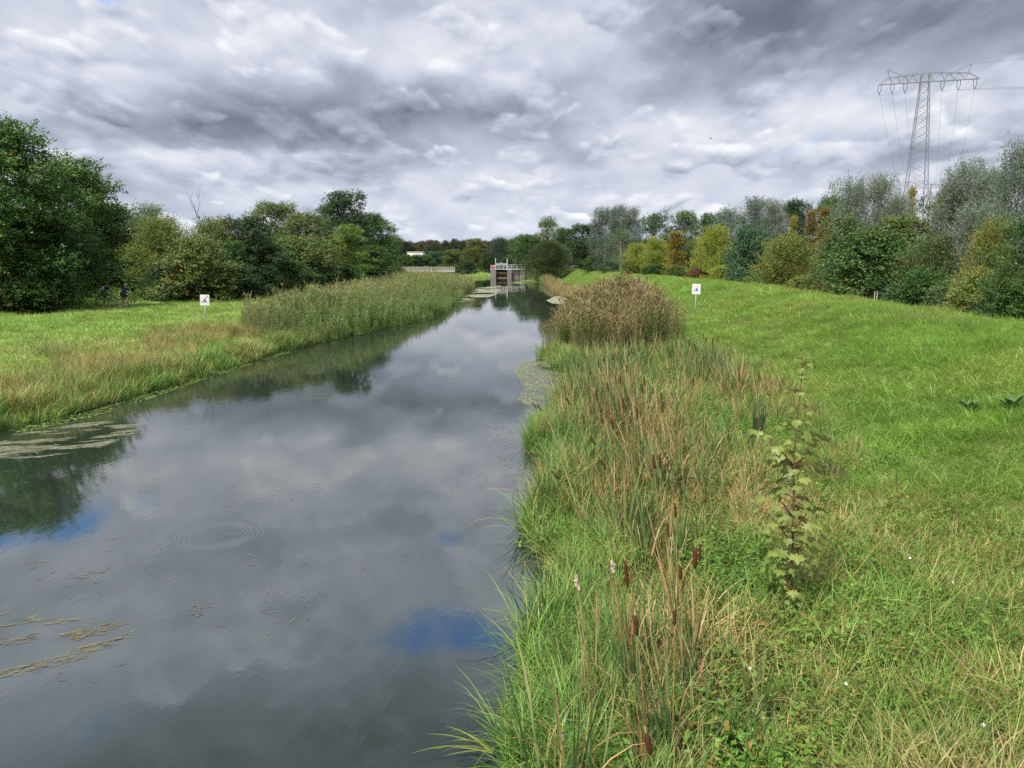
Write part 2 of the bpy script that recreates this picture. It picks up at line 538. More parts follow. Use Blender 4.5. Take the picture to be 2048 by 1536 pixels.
sl = bpy.data.lights.new('sun', 'SUN'); sl.energy = 5.0; sl.angle = math.radians(7); sl.color = (1, .95, .86)
so = bpy.data.objects.new('sun', sl); COL.objects.link(so)
sd = Vector((math.sin(SUN_AZ) * math.cos(SUN_EL), math.cos(SUN_AZ) * math.cos(SUN_EL), math.sin(SUN_EL)))
so.rotation_euler = (-sd).to_track_quat('-Z', 'Y').to_euler()
so.location = (0, -30, 60)

vs = S.view_settings
S.display_settings.display_device = 'sRGB'
vs.view_transform = 'Standard'; vs.look = 'None'; vs.exposure = 0.65; vs.gamma = 1.0
cy = S.cycles
cy.max_bounces = 6; cy.diffuse_bounces = 3; cy.glossy_bounces = 3; cy.transmission_bounces = 4; cy.transparent_max_bounces = 6
cy.use_adaptive_sampling = True; cy.adaptive_threshold = .012
cy.use_denoising = False
cy.caustics_reflective = False; cy.caustics_refractive = False
cy.sample_clamp_indirect = 6

# ------------------------------------------------------------------ ground and water
def axis(fine0, fine1, step, lo, hi):
    a = list(np.arange(fine0, fine1 + 1e-6, step))
    s = step; v = fine1
    while v < hi: s *= 1.35; v += s; a.append(v)
    s = step; v = fine0
    while v > lo: s *= 1.35; v -= s; a.insert(0, v)
    return np.array(a)


gx = axis(-48, 48, .5, -3500, 3500)
gy = np.concatenate([axis(-30, 60, .5, -600, 60)[:-1], axis(60, 340, 1.0, 60, 5000)])
gy = np.unique(gy)
X, Y = np.meshgrid(gx, gy)
Z = ground(X, Y)
nx, ny = len(gx), len(gy)
I = (np.arange(ny - 1)[:, None] * nx + np.arange(nx - 1)[None]).ravel()
dark_gap = ((X > XR(Y) - 1) & (X < np.interp(Y, FY, FX) - .4)).astype(float)      # mud and dead litter under the rough bank, darkened as shaded gaps between plants
mb = MB(); mb.add(np.stack([X.ravel(), Y.ravel(), Z.ravel()], 1), np.stack([I, I + 1, I + nx + 1, I + nx], 1), tone=dark_gap.ravel())
m, n, out = new_mat('earth under grass')
co = n.new('ShaderNodeTexCoord').outputs['Object']
f1 = n.noise(co, .35, 6, .6); f2 = n.noise(co, 9, 6, .65)
c = n.mix(n.m('MULTIPLY_ADD', f1, 2.0, -.5, clamp=True), (.085, .16, .032), (.13, .14, .045))
c = n.mix(n.m('MULTIPLY_ADD', f2, 3.0, -1.2, clamp=True), c, (.05, .038, .02))
c = n.mix(n.mul(n.attr('tone'), .85), c, (.050, .042, .022))
b = n.new('ShaderNodeBump'); b.inputs['Strength'].default_value = .8; b.inputs['Distance'].default_value = .06; n.put(b.inputs['Height'], f2)
n.t.links.new(bsdf(n, c, .9, .1, normal=b.outputs[0]), out.inputs[0])
tag(mb.obj('ground', m, smooth=True), 'grassy river banks and dike', kind='structure')

# river surface
m, n, out = new_mat('river water')
co = n.new('ShaderNodeTexCoord').outputs['Object']
mp = n.new('ShaderNodeMapping'); n.put(mp.inputs[0], co); mp.inputs['Scale'].default_value = (1.0, .55, 1); mp.inputs['Rotation'].default_value = (0, 0, .35)
r1 = n.noise(mp.outputs[0], 3.2, 4, .55, .6)
r2 = n.noise(mp.outputs[0], 15, 3, .5, .4)
calm = n.noise(co, .22, 3, .5)
ampn = n.m('MULTIPLY_ADD', calm, 2.6, -.8, clamp=True)
sp = n.new('ShaderNodeSeparateXYZ'); n.put(sp.inputs[0], co)
hgt = n.mul(n.add(n.mul(r1, .0021), n.mul(r2, .0008)), n.m('MULTIPLY_ADD', ampn, .95, .08))
def ring(cx, cyy, r0, wid, lam, amp):
    ddx = n.sub(sp.outputs[0], cx); ddy = n.sub(sp.outputs[1], cyy)
    dist = n.m('SQRT', n.add(n.mul(ddx, ddx), n.mul(ddy, ddy)))
    e = n.m('EXPONENT', n.mul(n.m('POWER', n.m('ABSOLUTE', n.mul(n.sub(dist, r0), 1 / wid)), 2.0), -1.0))
    return n.mul(n.mul(e, n.m('SINE', n.mul(dist, 2 * PI / lam))), amp)
rx, ry = on_z(432, 1070)
hgt = n.add(hgt, ring(rx, ry, .62, .16, .085, .0009))
rx, ry = on_z(628, 792)
hgt = n.add(hgt, ring(rx, ry, .5, .14, .11, .0018))
bp = n.new('ShaderNodeBump'); bp.inputs['Strength'].default_value = 1.0; bp.inputs['Distance'].default_value = 1.0
n.put(bp.inputs['Height'], hgt)
wc = n.mix(n.noise(co, .5, 3, .5), (.012, .020, .015), (.020, .028, .020))
wb = n.new('ShaderNodeBsdfPrincipled')
n.put(wb.inputs['Base Color'], wc); wb.inputs['Roughness'].default_value = .008; wb.inputs['IOR'].default_value = 3.2
n.put(wb.inputs['Normal'], bp.outputs[0])
n.t.links.new(wb.outputs[0], out.inputs[0])
mb = MB()
mb.add([(-70, -80, 0), (40, -80, 0), (40, 420, 0), (-70, 420, 0)], [(0, 1, 2, 3)])
tag(mb.obj('water', m), 'calm river reflecting the clouds', kind='structure')

# gravel path along the left bank
pth = [(-33, 40), (-32.4, 52), (-31.6, 62), (-30.2, 80), (-28.6, 105), (-26.6, 135), (-25.6, 155), (-26.6, 180), (-28.6, 205), (-31.8, 232), (-36, 250)]
py = np.linspace(61, 249, 160); px = np.interp(py, [q[1] for q in pth], [q[0] for q in pth])
pw = .8 + .25 * (fbm(py * .3, py * 0 + 3) - .5)
def path_x(y): return np.interp(y, [q[1] for q in pth], [q[0] for q in pth])
rows = []
for j in np.linspace(-1, 1, 5):
    xx = px + j * pw; rows.append(np.stack([xx, py, ground(xx, py) + .03 - .02 * abs(j)], 1))
V = np.stack(rows, 1).reshape(-1, 3)
I = (np.arange(159)[:, None] * 5 + np.arange(4)[None]).ravel()
mb = MB(); mb.add(V, np.stack([I, I + 1, I + 6, I + 5], 1))
tag(mb.obj('path', plain_mat('trodden gravel', (.36, .33, .27), .9, .1, var=.3, scale=3)), 'pale footpath on the left bank', kind='structure')

# ------------------------------------------------------------------ plant materials
M_grass = blade_mat('fresh grass', (.155, .300, .050), (.300, .440, .110), (.47, .41, .18), (.35, .31, .11))
M_mead = blade_mat('rough bank grass', (.085, .185, .032), (.185, .300, .058), (.44, .36, .16), (.26, .19, .075), trans=.18)
M_sedge = blade_mat('lush sedge', (.065, .160, .030), (.145, .26, .05), (.44, .33, .14), (.29, .19, .075), trans=.18)
M_strap = blade_mat('cattail leaf', (.055, .125, .040), (.13, .21, .060), (.38, .27, .13), (.25, .145, .065), trans=.2)
M_herb = blade_mat('herb leaf', (.065, .165, .025), (.15, .27, .045), (.24, .20, .05), (.20, .11, .035), along=0)
M_reed = blade_mat('reed leaf', (.085, .17, .040), (.18, .27, .080), (.40, .32, .16), (.29, .21, .10), along=.1)
M_plume = blade_mat('reed plume', (.215, .125, .07), (.32, .205, .115), (.36, .27, .16), (.24, .165, .095), along=0)

# ------------------------------------------------------------------ plant kinds for the uncountable cover
def lawn(k, n=40, rad=.26, h=(.18, .44), w=(.008, .015), tilt=(.15, .9), curve=(.4, 1.3), azs=.9, az=-2.2):
    r = []
    for i in range(k):
        mb = MB(); mb.blades(n, rad, h, w, tilt, curve, az0=az, azs=azs, segs=3)
        r.append(mb.mesh('grass_tuft', M_grass))
    return r


def sedge(k, n=44, rad=.22, h=(.45, 1.1), w=(.010, .018), mat=None, tilt=(.05, .45), curve=(.5, 1.9), segs=5):
    r = []
    for i in range(k):
        mb = MB(); mb.blades(n, rad, h, w, tilt, curve, azs=9, segs=segs)
        r.append(mb.mesh('sedge_tuft', mat or M_sedge))
    return r


def strap(k, n=9, h=(.9, 1.75)):
    r = []
    for i in range(k):
        mb = MB(); mb.blades(n, .10, h, (.018, .034), (.02, .30), (.05, .5), az0=PI, azs=1.6, segs=5, flat=2.6)
        mb.blades(4, .12, (.7, 1.3), (.014, .026), (.1, .4), (1.3, 2.6), azs=9, segs=6, pw=2.5, tone=1.0)
        r.append(mb.mesh('strap_tuft', M_strap))
    return r


def herb(k, n=30, rad=.25, h=(.12, .38), leaf=(.035, .075)):
    r = []
    for i in range(k):
        mb = MB()
        ns = 7
        a = U(0, 2 * PI, ns); rr = rad * np.sqrt(U(0, 1, ns)); hh = U(h[0], h[1], ns)
        for j in range(ns):
            b = np.array([rr[j] * math.cos(a[j]), rr[j] * math.sin(a[j]), 0]); t = b + np.array([U(-.08, .08), U(-.08, .08), hh[j]])
            mb.tube([b, (b + t) / 2 + U(-.01, .01, 3), t], [.003, .003, .002], 3, cap=False)
            q = n // ns + 2
            f = U(.25, 1, q)[:, None]; P = b + (t - b) * f
            ph = U(0, 2 * PI, q); D = np.stack([np.cos(ph), np.sin(ph), U(-.3, .5, q)], 1)
            mb.leaves(P, D, np.array([[0, 0, 1.0]]) + U(-.3, .3, (q, 3)), U(leaf[0], leaf[1], q), asp=.55, fold=.1, tone=U(0, 1, q))
        r.append(mb.mesh('herb_tuft', M_herb))
    return r


def reeds(k, n=9, rad=.32, h=(1.7, 2.7), plume=.7):
    r = []
    for i in range(k):
        mb = MB()
        for j in range(n):
            a = U(0, 2 * PI); rr = rad * math.sqrt(U(0, 1)); H = U(*h)
            lean = U(.02, .16); la = rng.normal(2.6, 1.3)
            dv = np.array([math.cos(la), math.sin(la), 0])
            f = np.linspace(0, 1, 5)[:, None]
            P = np.array([rr * math.cos(a), rr * math.sin(a), 0]) + np.array([0, 0, 1.0]) * H * f + dv * lean * H * f ** 1.8
            mb.tube(P, np.linspace(.006, .003, 5), 3, m=0, rnd=U(0, 1), tone=U(.2, 1), cap=False)
            nl = 12
            ff = np.linspace(.10, .97, nl) + U(-.03, .03, nl)
            for q in range(nl):
                b = np.array([np.interp(ff[q], f[:, 0], P[:, c]) for c in range(3)])
                mb.blades(1, .0, (.36, .68), (.020, .034), (.35, .8), (.6, 1.7), az0=la + (q % 2) * 1.6 - .8, azs=.7, segs=3, base=b, flat=2.4)
            if U(0, 1) < plume:
                tip = P[-1]
                mb.blades(16, .01, (.16, .34), (.010, .022), (.1, .7), (.4, 1.4), az0=la, azs=.8, segs=3, base=tip - np.array([0, 0, .12]), m=1)
        r.append(mb.mesh('reed_tuft', [M_reed, M_plume]))
    return r


C_lawn = make_collection('lawn kinds', lawn(7)); NL = 7
C_lawnF = make_collection('far lawn kinds', lawn(5, n=44, rad=.5, h=(.18, .42), w=(.014, .026)))
C_sedge = make_collection('sedge kinds', sedge(6))
C_meadow = make_collection('meadow kinds', sedge(6, n=34, rad=.24, h=(.22, .75), w=(.007, .015), mat=M_mead, tilt=(.1, .9), curve=(.3, 1.6), segs=4))
C_strap = make_collection('strap kinds', strap(6, n=7, h=(.6, 1.5)))
C_herb = make_collection('herb kinds', herb(6))
C_reed = make_collection('reed kinds', reeds(8, n=9, h=(1.3, 2.5), plume=.32))
C_reedR = make_collection('tall reed kinds', reeds(6, n=9, h=(2.3, 3.3), plume=1.0))
C_wheat = make_collection('straw kinds', sedge(5, n=50, rad=.26, h=(.45, 1.1), w=(.006, .011), mat=M_sedge, tilt=(.1, .6), curve=(.3, 1.2)))

# ------------------------------------------------------------------ cover of the right bank
def foot(y): return np.interp(y, FY, FX)
def crest(y): return np.interp(y, CY, CX)

nz = lambda x, y, s, o=0: fbm(np.asarray(x) * s + o, np.asarray(y) * s + o * .7, 4)

def stand(x, y):
    d = water_d(x, y)
    a = np.exp(-((x - 2.6 - .06 * (y - 20)) / 1.7) ** 2) * ((y > 13) & (y < 35))
    b = .72 * np.exp(-((x - 1.5) / .7) ** 2 - ((y - 7.3) / 2.0) ** 2)
    c = np.exp(-((x - 7.8) / .9) ** 2 - ((y - 30) / 7) ** 2) * .7
    e = np.exp(-((x - .55) / .5) ** 2 - ((y - 6.0) / 1.2) ** 2) * .5
    g = 1.1 * np.exp(-((x - 1.9) / .7) ** 2 - ((y - 12.5) / 2.2) ** 2)
    return np.maximum.reduce([a, b, c, e, g]) * (d > .1)

# slope of the dike
def slope_keep(x, y): return (x > foot(y) - 1.2 + 1.6 * (nz(x, y, .6, 3) - .5)) & (x < crest(y) + 5)
x, y = pts_in(5.5, 29, 2, 45, 40, slope_keep, lambda x, y: np.clip(18 / (y + 2), .3, 1))
t = .09 + .95 * (nz(x, y, .22, 5) - .48) + .40 * np.clip((x - 14) / 8, 0, 1) * np.clip((34 - y) / 20, 0, 1) + .18 * (nz(x, y, 1.1, 9) - .5)
h = .45 + 1.05 * nz(x, y, .6, 21)
put('dike_grass', x, y, C_lawn, NL, h * 1.05, t, 'wind-combed green grass on the near slope of the dike', 'grass', lum=.18 + 1.1 * nz(x, y, .8, 33), azs=.5, az=0.0, tilt=.1)
x, y = pts_in(5.5, 29, 45, 255, 5, slope_keep, lambda x, y: np.clip(60 / y, .35, 1))
t = .07 + .85 * (nz(x, y, .16, 5) - .48)
put('dike_grass', x, y, C_lawnF, 5, .9 + .5 * nz(x, y, .3, 21), t, 'smooth green grass on the far slope of the dike', 'grass', lum=.25 + 1.05 * nz(x, y, .45, 33), azs=.6, az=0.0)
# rough vegetation between water and dike
def flat_keep(x, y): return (water_d(x, y) > .0) & (x > XR(y) - .3) & (x < foot(y) + 1.0 + 1.4 * (nz(x, y, .7, 4) - .5))
x, y = pts_in(-1.5, 11, 3.2, 44, 29, lambda x, y: flat_keep(x, y) & (U(0, 1, len(x)) > .75 * stand(x, y)), lambda x, y: np.clip(13 / (y + 2), .28, 1))
t = .24 + 2.0 * (nz(x, y, .6, 50) - .47) + .3 * (nz(x, y, 1.7, 8) - .5) + .30 * np.clip((11 - y) / 4, 0, 1) * np.clip((x - 1.2) / 2, 0, 1)
put('bank_grass', x, y, C_meadow, 6, (.30 + 1.25 * nz(x, y, .8, 61) ** 1.3), t, 'rough mixed grass with dry blades on the right river bank', 'grass', lum=.05 + .85 * nz(x, y, .9, 3), tilt=.25)  # brightness noise between tufts also stands in for their self-shadow
x, y = pts_in(-1.5, 10.5, 3.2, 40, 17, lambda x, y: flat_keep(x, y) & (nz(x, y, .55, 77) > .47), lambda x, y: np.clip(14 / (y + 3), .3, 1))
put('bank_herbs', x, y, C_herb, 6, .8 + .8 * nz(x, y, .8, 15), .10 + 1.1 * (nz(x, y, .6, 27) - .45), 'low leafy herbs among the grass of the right bank', 'herbs', lum=.05 + .75 * nz(x, y, 1.2, 3), tilt=.2)
# lush sedge hanging over the water's edge
def edge_keep(x, y): return (water_d(x, y) > -.10) & (water_d(x, y) < 1.0 + .9 * (nz(x, y, .5, 12) - .4)) & (x > -3)
x, y = pts_in(-2, 4, 3.0, 40, 26, edge_keep, lambda x, y: np.clip(13 / (y + 2), .4, 1))
put('water_sedge', x, y, C_sedge, 6, (.35 + .95 * nz(x, y, .8, 71)), .04 + 1.1 * (nz(x, y, .5, 45) - .45), "lush green sedge leaning over the water's edge of the right bank", 'sedge', lum=.05 + .85 * nz(x, y, 1.0, 3), flat_on=.02, tilt=.22)
# straw and dead leaf litter
x, y = pts_in(0, 9.8, 4, 42, 9, lambda x, y: flat_keep(x, y) & (nz(x, y, .6, 90) > .49), lambda x, y: np.clip(16 / (y + 3), .35, 1))
put('dry_straw', x, y, C_wheat, 5, .38 + .35 * nz(x, y, .9, 1), .70 + .6 * (nz(x, y, 1.0, 66) - .5), 'dry straw-coloured stalks and blades on the right bank', 'dry grass', lum=.45, tilt=.45)
# strap leaves of the cattail stands
x, y = pts_in(-.5, 10, 4.6, 38, 24, lambda x, y: U(0, 1, len(x)) < stand(x, y) * (.30 + .9 * (nz(x, y, .8, 5) > .45)))
put('cattail_leaves', x, y, C_strap, 6, (.66 + .45 * nz(x, y, .6, 1)), -.05 + 2.6 * (nz(x, y, .55, 31) - .46) - .5 * (y < 9.8), 'upright strap leaves of the cattail stand, green and dry', 'cattail leaves', lum=.1 + .75 * nz(x, y, .9, 3), tilt=.14, az=0, azs=.6)

# right reed clump, and the straw-coloured reeds further up the right bank
def clump(x, y):
    cx = 5.8 + .13 * (y - 42)
    return (((x - cx) / 4.1) ** 2 + ((y - 49) / 10.5) ** 2 < 1 + 1.3 * (nz(x, y, .7, 2) - .5)) & (water_d(x, y) > -.55)
x, y = pts_in(1, 10.5, 38, 61, 6.5, clump)
hh = .84 - .34 * np.clip(((x - 6.2 - .12 * (y - 42)) / 3.9) ** 2, 0, 1.2) - .22 * np.clip((44 - y) / 6, 0, 1) + .32 * (nz(x, y, .5, 8) - .45)
put('reeds', x, y, C_reedR, 6, hh, .30 + 1.2 * (nz(x, y, .5, 4) - .45), 'tall brown-plumed reeds growing out from the right bank', 'reeds', lum=-.02 + .75 * nz(x, y, .9, 3), flat_on=-.1, tilt=.11, az=0, azs=.6)
x, y = pts_in(3, 18, 60, 225, 2.2, lambda x, y: (water_d(x, y) > -.3) & (water_d(x, y) < np.interp(y, [60, 75, 95, 120, 225], [3, 4.5, 4.2, 3.0, 2.0]) * (.6 + .8 * nz(x, y, .3, 2))))
put('reeds', x, y, C_reed, 7, np.interp(y, [60, 80, 130, 170, 225], [.62, .55, .42, .62, .8]), np.interp(y, [60, 150, 175, 230], [.72, .78, .3, .35]) + .5 * (nz(x, y, .4, 4) - .5), 'low straw-coloured reeds fringing the far right bank', 'reeds', lum=.5, flat_on=-.1, tilt=.12)
x, y = pts_in(5, 16, 62, 150, 3, lambda x, y: (water_d(x, y) > .6) & (water_d(x, y) < 6))
put('far_bank_grass', x, y, C_lawnF, 5, .9, .15 + .9 * (nz(x, y, .3, 5) - .45), 'green grass at the foot of the far dike', 'grass', lum=.5)

# ------------------------------------------------------------------ cover of the left bank
def left_keep(x, y): return (water_d(x, y) > .15) & (x < XL(y)) & (x > -47) & (np.abs(x - path_x(y)) > .75)
x, y = pts_in(-47, -7, 17, 75, 11, left_keep, lambda x, y: np.clip(32 / y, .4, 1))
d = water_d(x, y)
t = .06 + .95 * (nz(x, y, .2, 15) - .47) + .04 * np.exp(-((d - 3.0) / 2.6) ** 2) + .4 * np.exp(-((x + 17.5) / 3.6) ** 2 - ((y - 40) / 5) ** 2)
put('meadow_grass', x, y, C_lawnF, 5, .62 + .5 * nz(x, y, .4, 2), t, 'bright green meadow grass on the left bank', 'grass', lum=.40 + .45 * nz(x, y, .5, 8), azs=1.2, az=0)
x, y = pts_in(-48, -7, 75, 245, 2.4, lambda x, y: left_keep(x, y), lambda x, y: np.clip(90 / y, .4, 1))
put('meadow_grass', x, y, C_lawnF, 5, 1.0, .12 + .9 * (nz(x, y, .15, 15) - .45), 'green grass beside the far footpath', 'grass', lum=.5)
x, y = pts_in(-34, -6, 246, 330, 1.2, lambda x, y: (water_d(x, y) > .3) & (np.abs(x + 11) < 8))
put('far_bank_grass', x, y, C_lawnF, 5, 1.3, .05 + .5 * (nz(x, y, .15, 15) - .45), 'green embankment grass between footbridge and sluice', 'grass', lum=.55)
x, y = pts_in(-30, -11, 18, 50, 8, lambda x, y: (water_d(x, y) > .2) & (x < XL(y)) & (water_d(x, y) < 8) & (nz(x, y, .33, 41) + .25 * np.exp(-((water_d(x, y) - 3) / 2) ** 2) > .70))
put('dry_grass', x, y, C_wheat, 5, .62 + .5 * nz(x, y, .7, 1), .50 + .7 * (nz(x, y, .6, 6) - .45), 'straw-coloured tall grass near the water on the left bank', 'dry grass', lum=.45, tilt=.2)
tx, ty = [], []
for u_, v_, k_, sg in [(262, 738, 60, .75), (225, 762, 36, .6), (120, 775, 34, .7), (60, 790, 30, .8), (430, 668, 46, .9), (500, 672, 50, .9), (372, 690, 40, .8), (310, 745, 26, .6), (560, 690, 30, .6), (120, 715, 14, .5)]:
    hx, hy = hit(u_, v_); tx.append(rng.normal(hx, sg, k_)); ty.append(rng.normal(hy, sg, k_))
x, y = np.concatenate(tx), np.concatenate(ty); q = water_d(x, y) > .1; x, y = x[q], y[q]
put('dry_grass', x, y, C_wheat, 5, .75 + .5 * nz(x, y, .9, 1), .40 + 1.2 * (nz(x, y, .7, 16) - .42), 'shaggy brownish grass tussocks along the left shore', 'dry grass', lum=.1 + .6 * nz(x, y, 1.0, 3), tilt=.3)
x, y = pts_in(-18, -11, 17, 47, 13, lambda x, y: (water_d(x, y) > -.1) & (x < XL(y) + .3) & (water_d(x, y) < 1.5 + 1.5 * (nz(x, y, .5, 41) - .4)))
put('water_sedge', x, y, C_sedge, 6, .62 + .5 * nz(x, y, .6, 4), .08 + 1.1 * (nz(x, y, .5, 6) - .45), "green sedge fringe at the water's edge of the left bank", 'sedge', lum=.45 + .3 * nz(x, y, .8, 3), flat_on=.02, tilt=.14)
# darker weeds along the foot of the left trees
x, y = pts_in(-48, -26, 46, 150, 3.5, lambda x, y: (x < path_x(y) - 2.6) & (nz(x, y, .3, 9) > .36) )
put('tall_weeds', x, y, C_herb, 6, 2.0 + 1.6 * nz(x, y, .5, 7), .03 + .6 * (nz(x, y, .3, 2) - .45), 'tall dark nettles and weeds under the left trees', 'weeds', lum=.42, tilt=.15)
# the long reed bed of the left bank
def bed(x, y):
    d = water_d(x, y)
    w = np.interp(y, [43, 47, 52, 60, 70, 100, 150, 175, 225], [.6, 4.8, 6.4, 7.4, 8.5, 10, 11, 7, 5]) * (.75 + .5 * nz(x, y, .25, 2))
    return (d > -.55) & (d < w) & (x < XL(y) + .6)
x, y = pts_in(-27, -6, 43, 110, 5.2, bed, lambda x, y: np.clip(60 / y, .45, 1))
d = water_d(x, y)
put('reeds', x, y, C_reed, 7, (.50 + .27 * np.clip(d / 3.5, 0, 1) + .40 * (nz(x, y, .28, 14) - .45)) * np.clip(.62 + (y - 44) * .07, .6, 1), -.14 + 1.0 * (nz(x, y, .3, 4) - .45) + .24 * np.clip(d / 6, 0, 1), 'long bed of green reeds with brown plumes along the left bank', 'reeds', lum=-.05 + .8 * nz(x, y, .5, 3), flat_on=-.12, tilt=.07, az=0, azs=.6)
x, y = pts_in(-36, -6, 110, 232, 2.2, bed)
put('reeds', x, y, C_reed, 7, np.interp(y, [110, 140, 232], [.95, .8, .62]) + .3 * (nz(x, y, .2, 14) - .45), .2 + .9 * (nz(x, y, .2, 4) - .45), 'far end of the reed bed before the footbridge', 'reeds', lum=.4 + .3 * nz(x, y, .4, 3), flat_on=-.12, tilt=.07)
# ------------------------------------------------------------------ trees
def norm(a): return a / (np.linalg.norm(a, axis=-1, keepdims=True) + 1e-9)


def make_crown(H, Wd, z0, prof, nl, lobe, nsp, nlv, leaf, slen, upw=.35, asp=.6, spread=.55, jit=.2, limb_r=.16, mats=None, seed=0, lobe_flat=.85, leafdroop=.0):
    """returns crown mesh and trunk mesh in metres; prof(t) is the half-width share at height share t"""
    global rng, U
    keep = rng, U
    rng = np.random.default_rng(seed); U = rng.uniform
    c = MB(); tr = MB()
    # trunk
    zt = z0 + (H - z0) * .72
    wob = U(-.25, .25, 2)
    tp = np.array([(0, 0, -.3), (0, 0, z0 * .5), (wob[0] * .4, wob[1] * .4, z0), (wob[0], wob[1], (z0 + zt) / 2), (wob[0] * 1.5, wob[1] * 1.5, zt)])
    tr.tube(tp, [limb_r * 1.25, limb_r, limb_r * .9, limb_r * .6, limb_r * .2], 7)
    cents = []
    ga = U(0, 6)
    for i in range(nl):
        t = ((i + .5) / nl) ** .85
        t = np.clip(t + U(-.05, .05), .02, .97)
        a = ga + i * 2.4 + U(-.5, .5)
        R = prof(t) * Wd / 2
        rl = lobe * U(.7, 1.25) * (.6 + .4 * min(1, R / (Wd * .3)))
        rad = max(0, R - rl * .75) * (U(.55, 1.05) if i % 4 else U(0, .5))
        cents.append((rad * math.cos(a), rad * math.sin(a), z0 + (H - z0) * t - rl * .3, rl))
    for (x, y, z, rl) in cents:
        b = np.array([np.interp(max(z - rl - .25 * math.hypot(x, y), z0 * .6), tp[:, 2], tp[:, k]) for k in (0, 1)] + [max(z - rl - .25 * math.hypot(x, y), z0 * .6)])
        e = np.array([x, y, z])
        mid = (b + e) / 2 + np.array([0, 0, -.1 * np.linalg.norm(e - b)]) + U(-.12, .12, 3)
        tr.tube([b, mid, e], [limb_r * .38, limb_r * .25, limb_r * .08], 4, cap=False)
        ns = int(nsp * U(.8, 1.2))
        d = norm(rng.normal(0, 1, (ns, 3)) * np.array([1, 1, .85]))
        d[:, 2] = np.abs(d[:, 2]) * np.where(U(0, 1, ns) < .72, 1, -1)
        rr = rl * (U(.15, 1, ns) ** .45) * U(.8, 1.15, ns)
        P = e + d * rr[:, None] * np.array([1, 1, lobe_flat])
        out = norm(d + norm(P * np.array([1, 1, 0]) + 1e-6) * .5 + np.array([0, 0, upw]) + rng.normal(0, .25, (ns, 3)))
        Ls = slen * U(.6, 1.5, ns)
        tone = np.clip(.5 + rng.normal(0, .17) + rng.normal(0, .19, ns), 0, 1)
        k = nlv
        f = U(-.15, 1, (ns, k))
        Q = P[:, None, :] + out[:, None, :] * (f * Ls[:, None])[..., None] + rng.normal(0, jit, (ns, k, 3)) * slen * (1.1 - .7 * f)[..., None]
        D = norm(out[:, None, :] * (1 - spread) + rng.normal(0, 1, (ns, k, 3)) * spread + np.array([0, 0, -leafdroop]))
        Nn = norm(np.array([0, 0, 1.0]) + .5 * d[:, None, :] + rng.normal(0, .55, (ns, k, 3)))
        c.leaves(Q.reshape(-1, 3), D.reshape(-1, 3), Nn.reshape(-1, 3), leaf * U(.6, 1.3, ns * k), asp=asp, tone=np.repeat(tone, k).repeat(4) if False else np.repeat(np.repeat(tone, k), 4).reshape(-1, 4)[:, 0])
    rng, U = keep
    return c, tr


# MB.leaves wants one tone per leaf
def _leaves(s, P, D, Nn, L, asp=.6, fold=.12, rnd=None, tone=.5, m=0):
    k = len(P)
    D = D / (np.linalg.norm(D, axis=1)[:, None] + 1e-9)
    Sd = np.cross(D, Nn); Sd /= np.linalg.norm(Sd, axis=1)[:, None] + 1e-9
    Nn = np.cross(Sd, D)
    L = (np.ones(k) * L)[:, None]; w = L * asp * .5
    V = np.stack([P, P + D * L * .45 + Sd * w - Nn * L * fold, P + D * L, P + D * L * .45 - Sd * w - Nn * L * fold], 1)
    rnd = U(0, 1, k) if rnd is None else rnd
    return s.add(V.reshape(-1, 3), (np.arange(k) * 4)[:, None] + np.arange(4)[None], m=m, rnd=np.repeat(np.ones(k) * rnd, 4), tone=np.repeat(np.ones(k) * tone, 4))
MB.leaves = _leaves

M_leaf = crown_mat('tree leaves')
M_silver = crown_mat('silver leaves', silver=True)
M_far = crown_mat('far leaves', inst=True)
M_bark = plain_mat('bark', (.085, .07, .052), .9, .1, var=.45, scale=7, bump=.6)
M_pale_bark = plain_mat('pale bark', (.27, .26, .22), .85, .1, var=.4, scale=4, bump=.4)

dome = lambda t: math.sin(PI * min(1, .12 + .88 * t) ** .8) ** .62 if t < 1 else .1
broad = lambda t: max(.12, math.sqrt(max(0, 1 - (abs(t - .42) / .62) ** 2.2)))
oval = lambda t: max(.12, math.sqrt(max(0, 1 - (abs(t - .38) / .66) ** 2)))
bushp = lambda t: max(.15, math.sqrt(max(0, 1 - (t / 1.04) ** 2.2)) * (.86 + .14 * min(1, t * 4)))
cone = lambda t: max(.08, (1 - t) ** .75 * (.75 + .25 * min(1, t * 5)))
column = lambda t: max(.12, math.sqrt(max(0, 1 - (abs(t - .45) / .6) ** 2.6)))

KIND = {}
def kind(name, *a, mats=None, bark=None, **k):
    c, tr = make_crown(*a, **k)
    V = np.concatenate(c.V)
    KIND.setdefault(name, []).append((c.mesh(name + '_crown', mats or M_leaf), tr.mesh(name + '_trunk', bark or M_bark, smooth=True), float(np.percentile(V[:, 2], 99.9)), 2 * float(np.percentile(np.hypot(V[:, 0], V[:, 1]), 96))))


for sd in (1, 2, 3):
    kind('maple', 15, 11, 1.4, broad, 46, 1.7, 78, 18, .175, .62, asp=.85, spread=.6, jit=.22, limb_r=.26, seed=sd, leafdroop=.35)
for sd in (4, 5, 6):
    kind('broadleaf', 14, 9, 1.2, broad, 36, 1.4, 70, 15, .18, .55, asp=.7, spread=.65, seed=sd + 10, limb_r=.2)
for sd in (7, 8):
    kind('oval', 14, 7, 1.0, oval, 34, 1.15, 55, 12, .18, .55, asp=.6, spread=.5, seed=sd + 20, limb_r=.16, upw=.7)
for sd in (9, 10, 11):
    kind('bush', 6, 7, .1, bushp, 34, 1.05, 58, 13, .16, .5, asp=.65, spread=.6, seed=sd + 30, limb_r=.07)
for sd in (12, 13):
    kind('feathery', 6, 6, .1, bushp, 36, .85, 60, 13, .15, .62, asp=.34, spread=.35, seed=sd + 40, limb_r=.06, upw=.8)
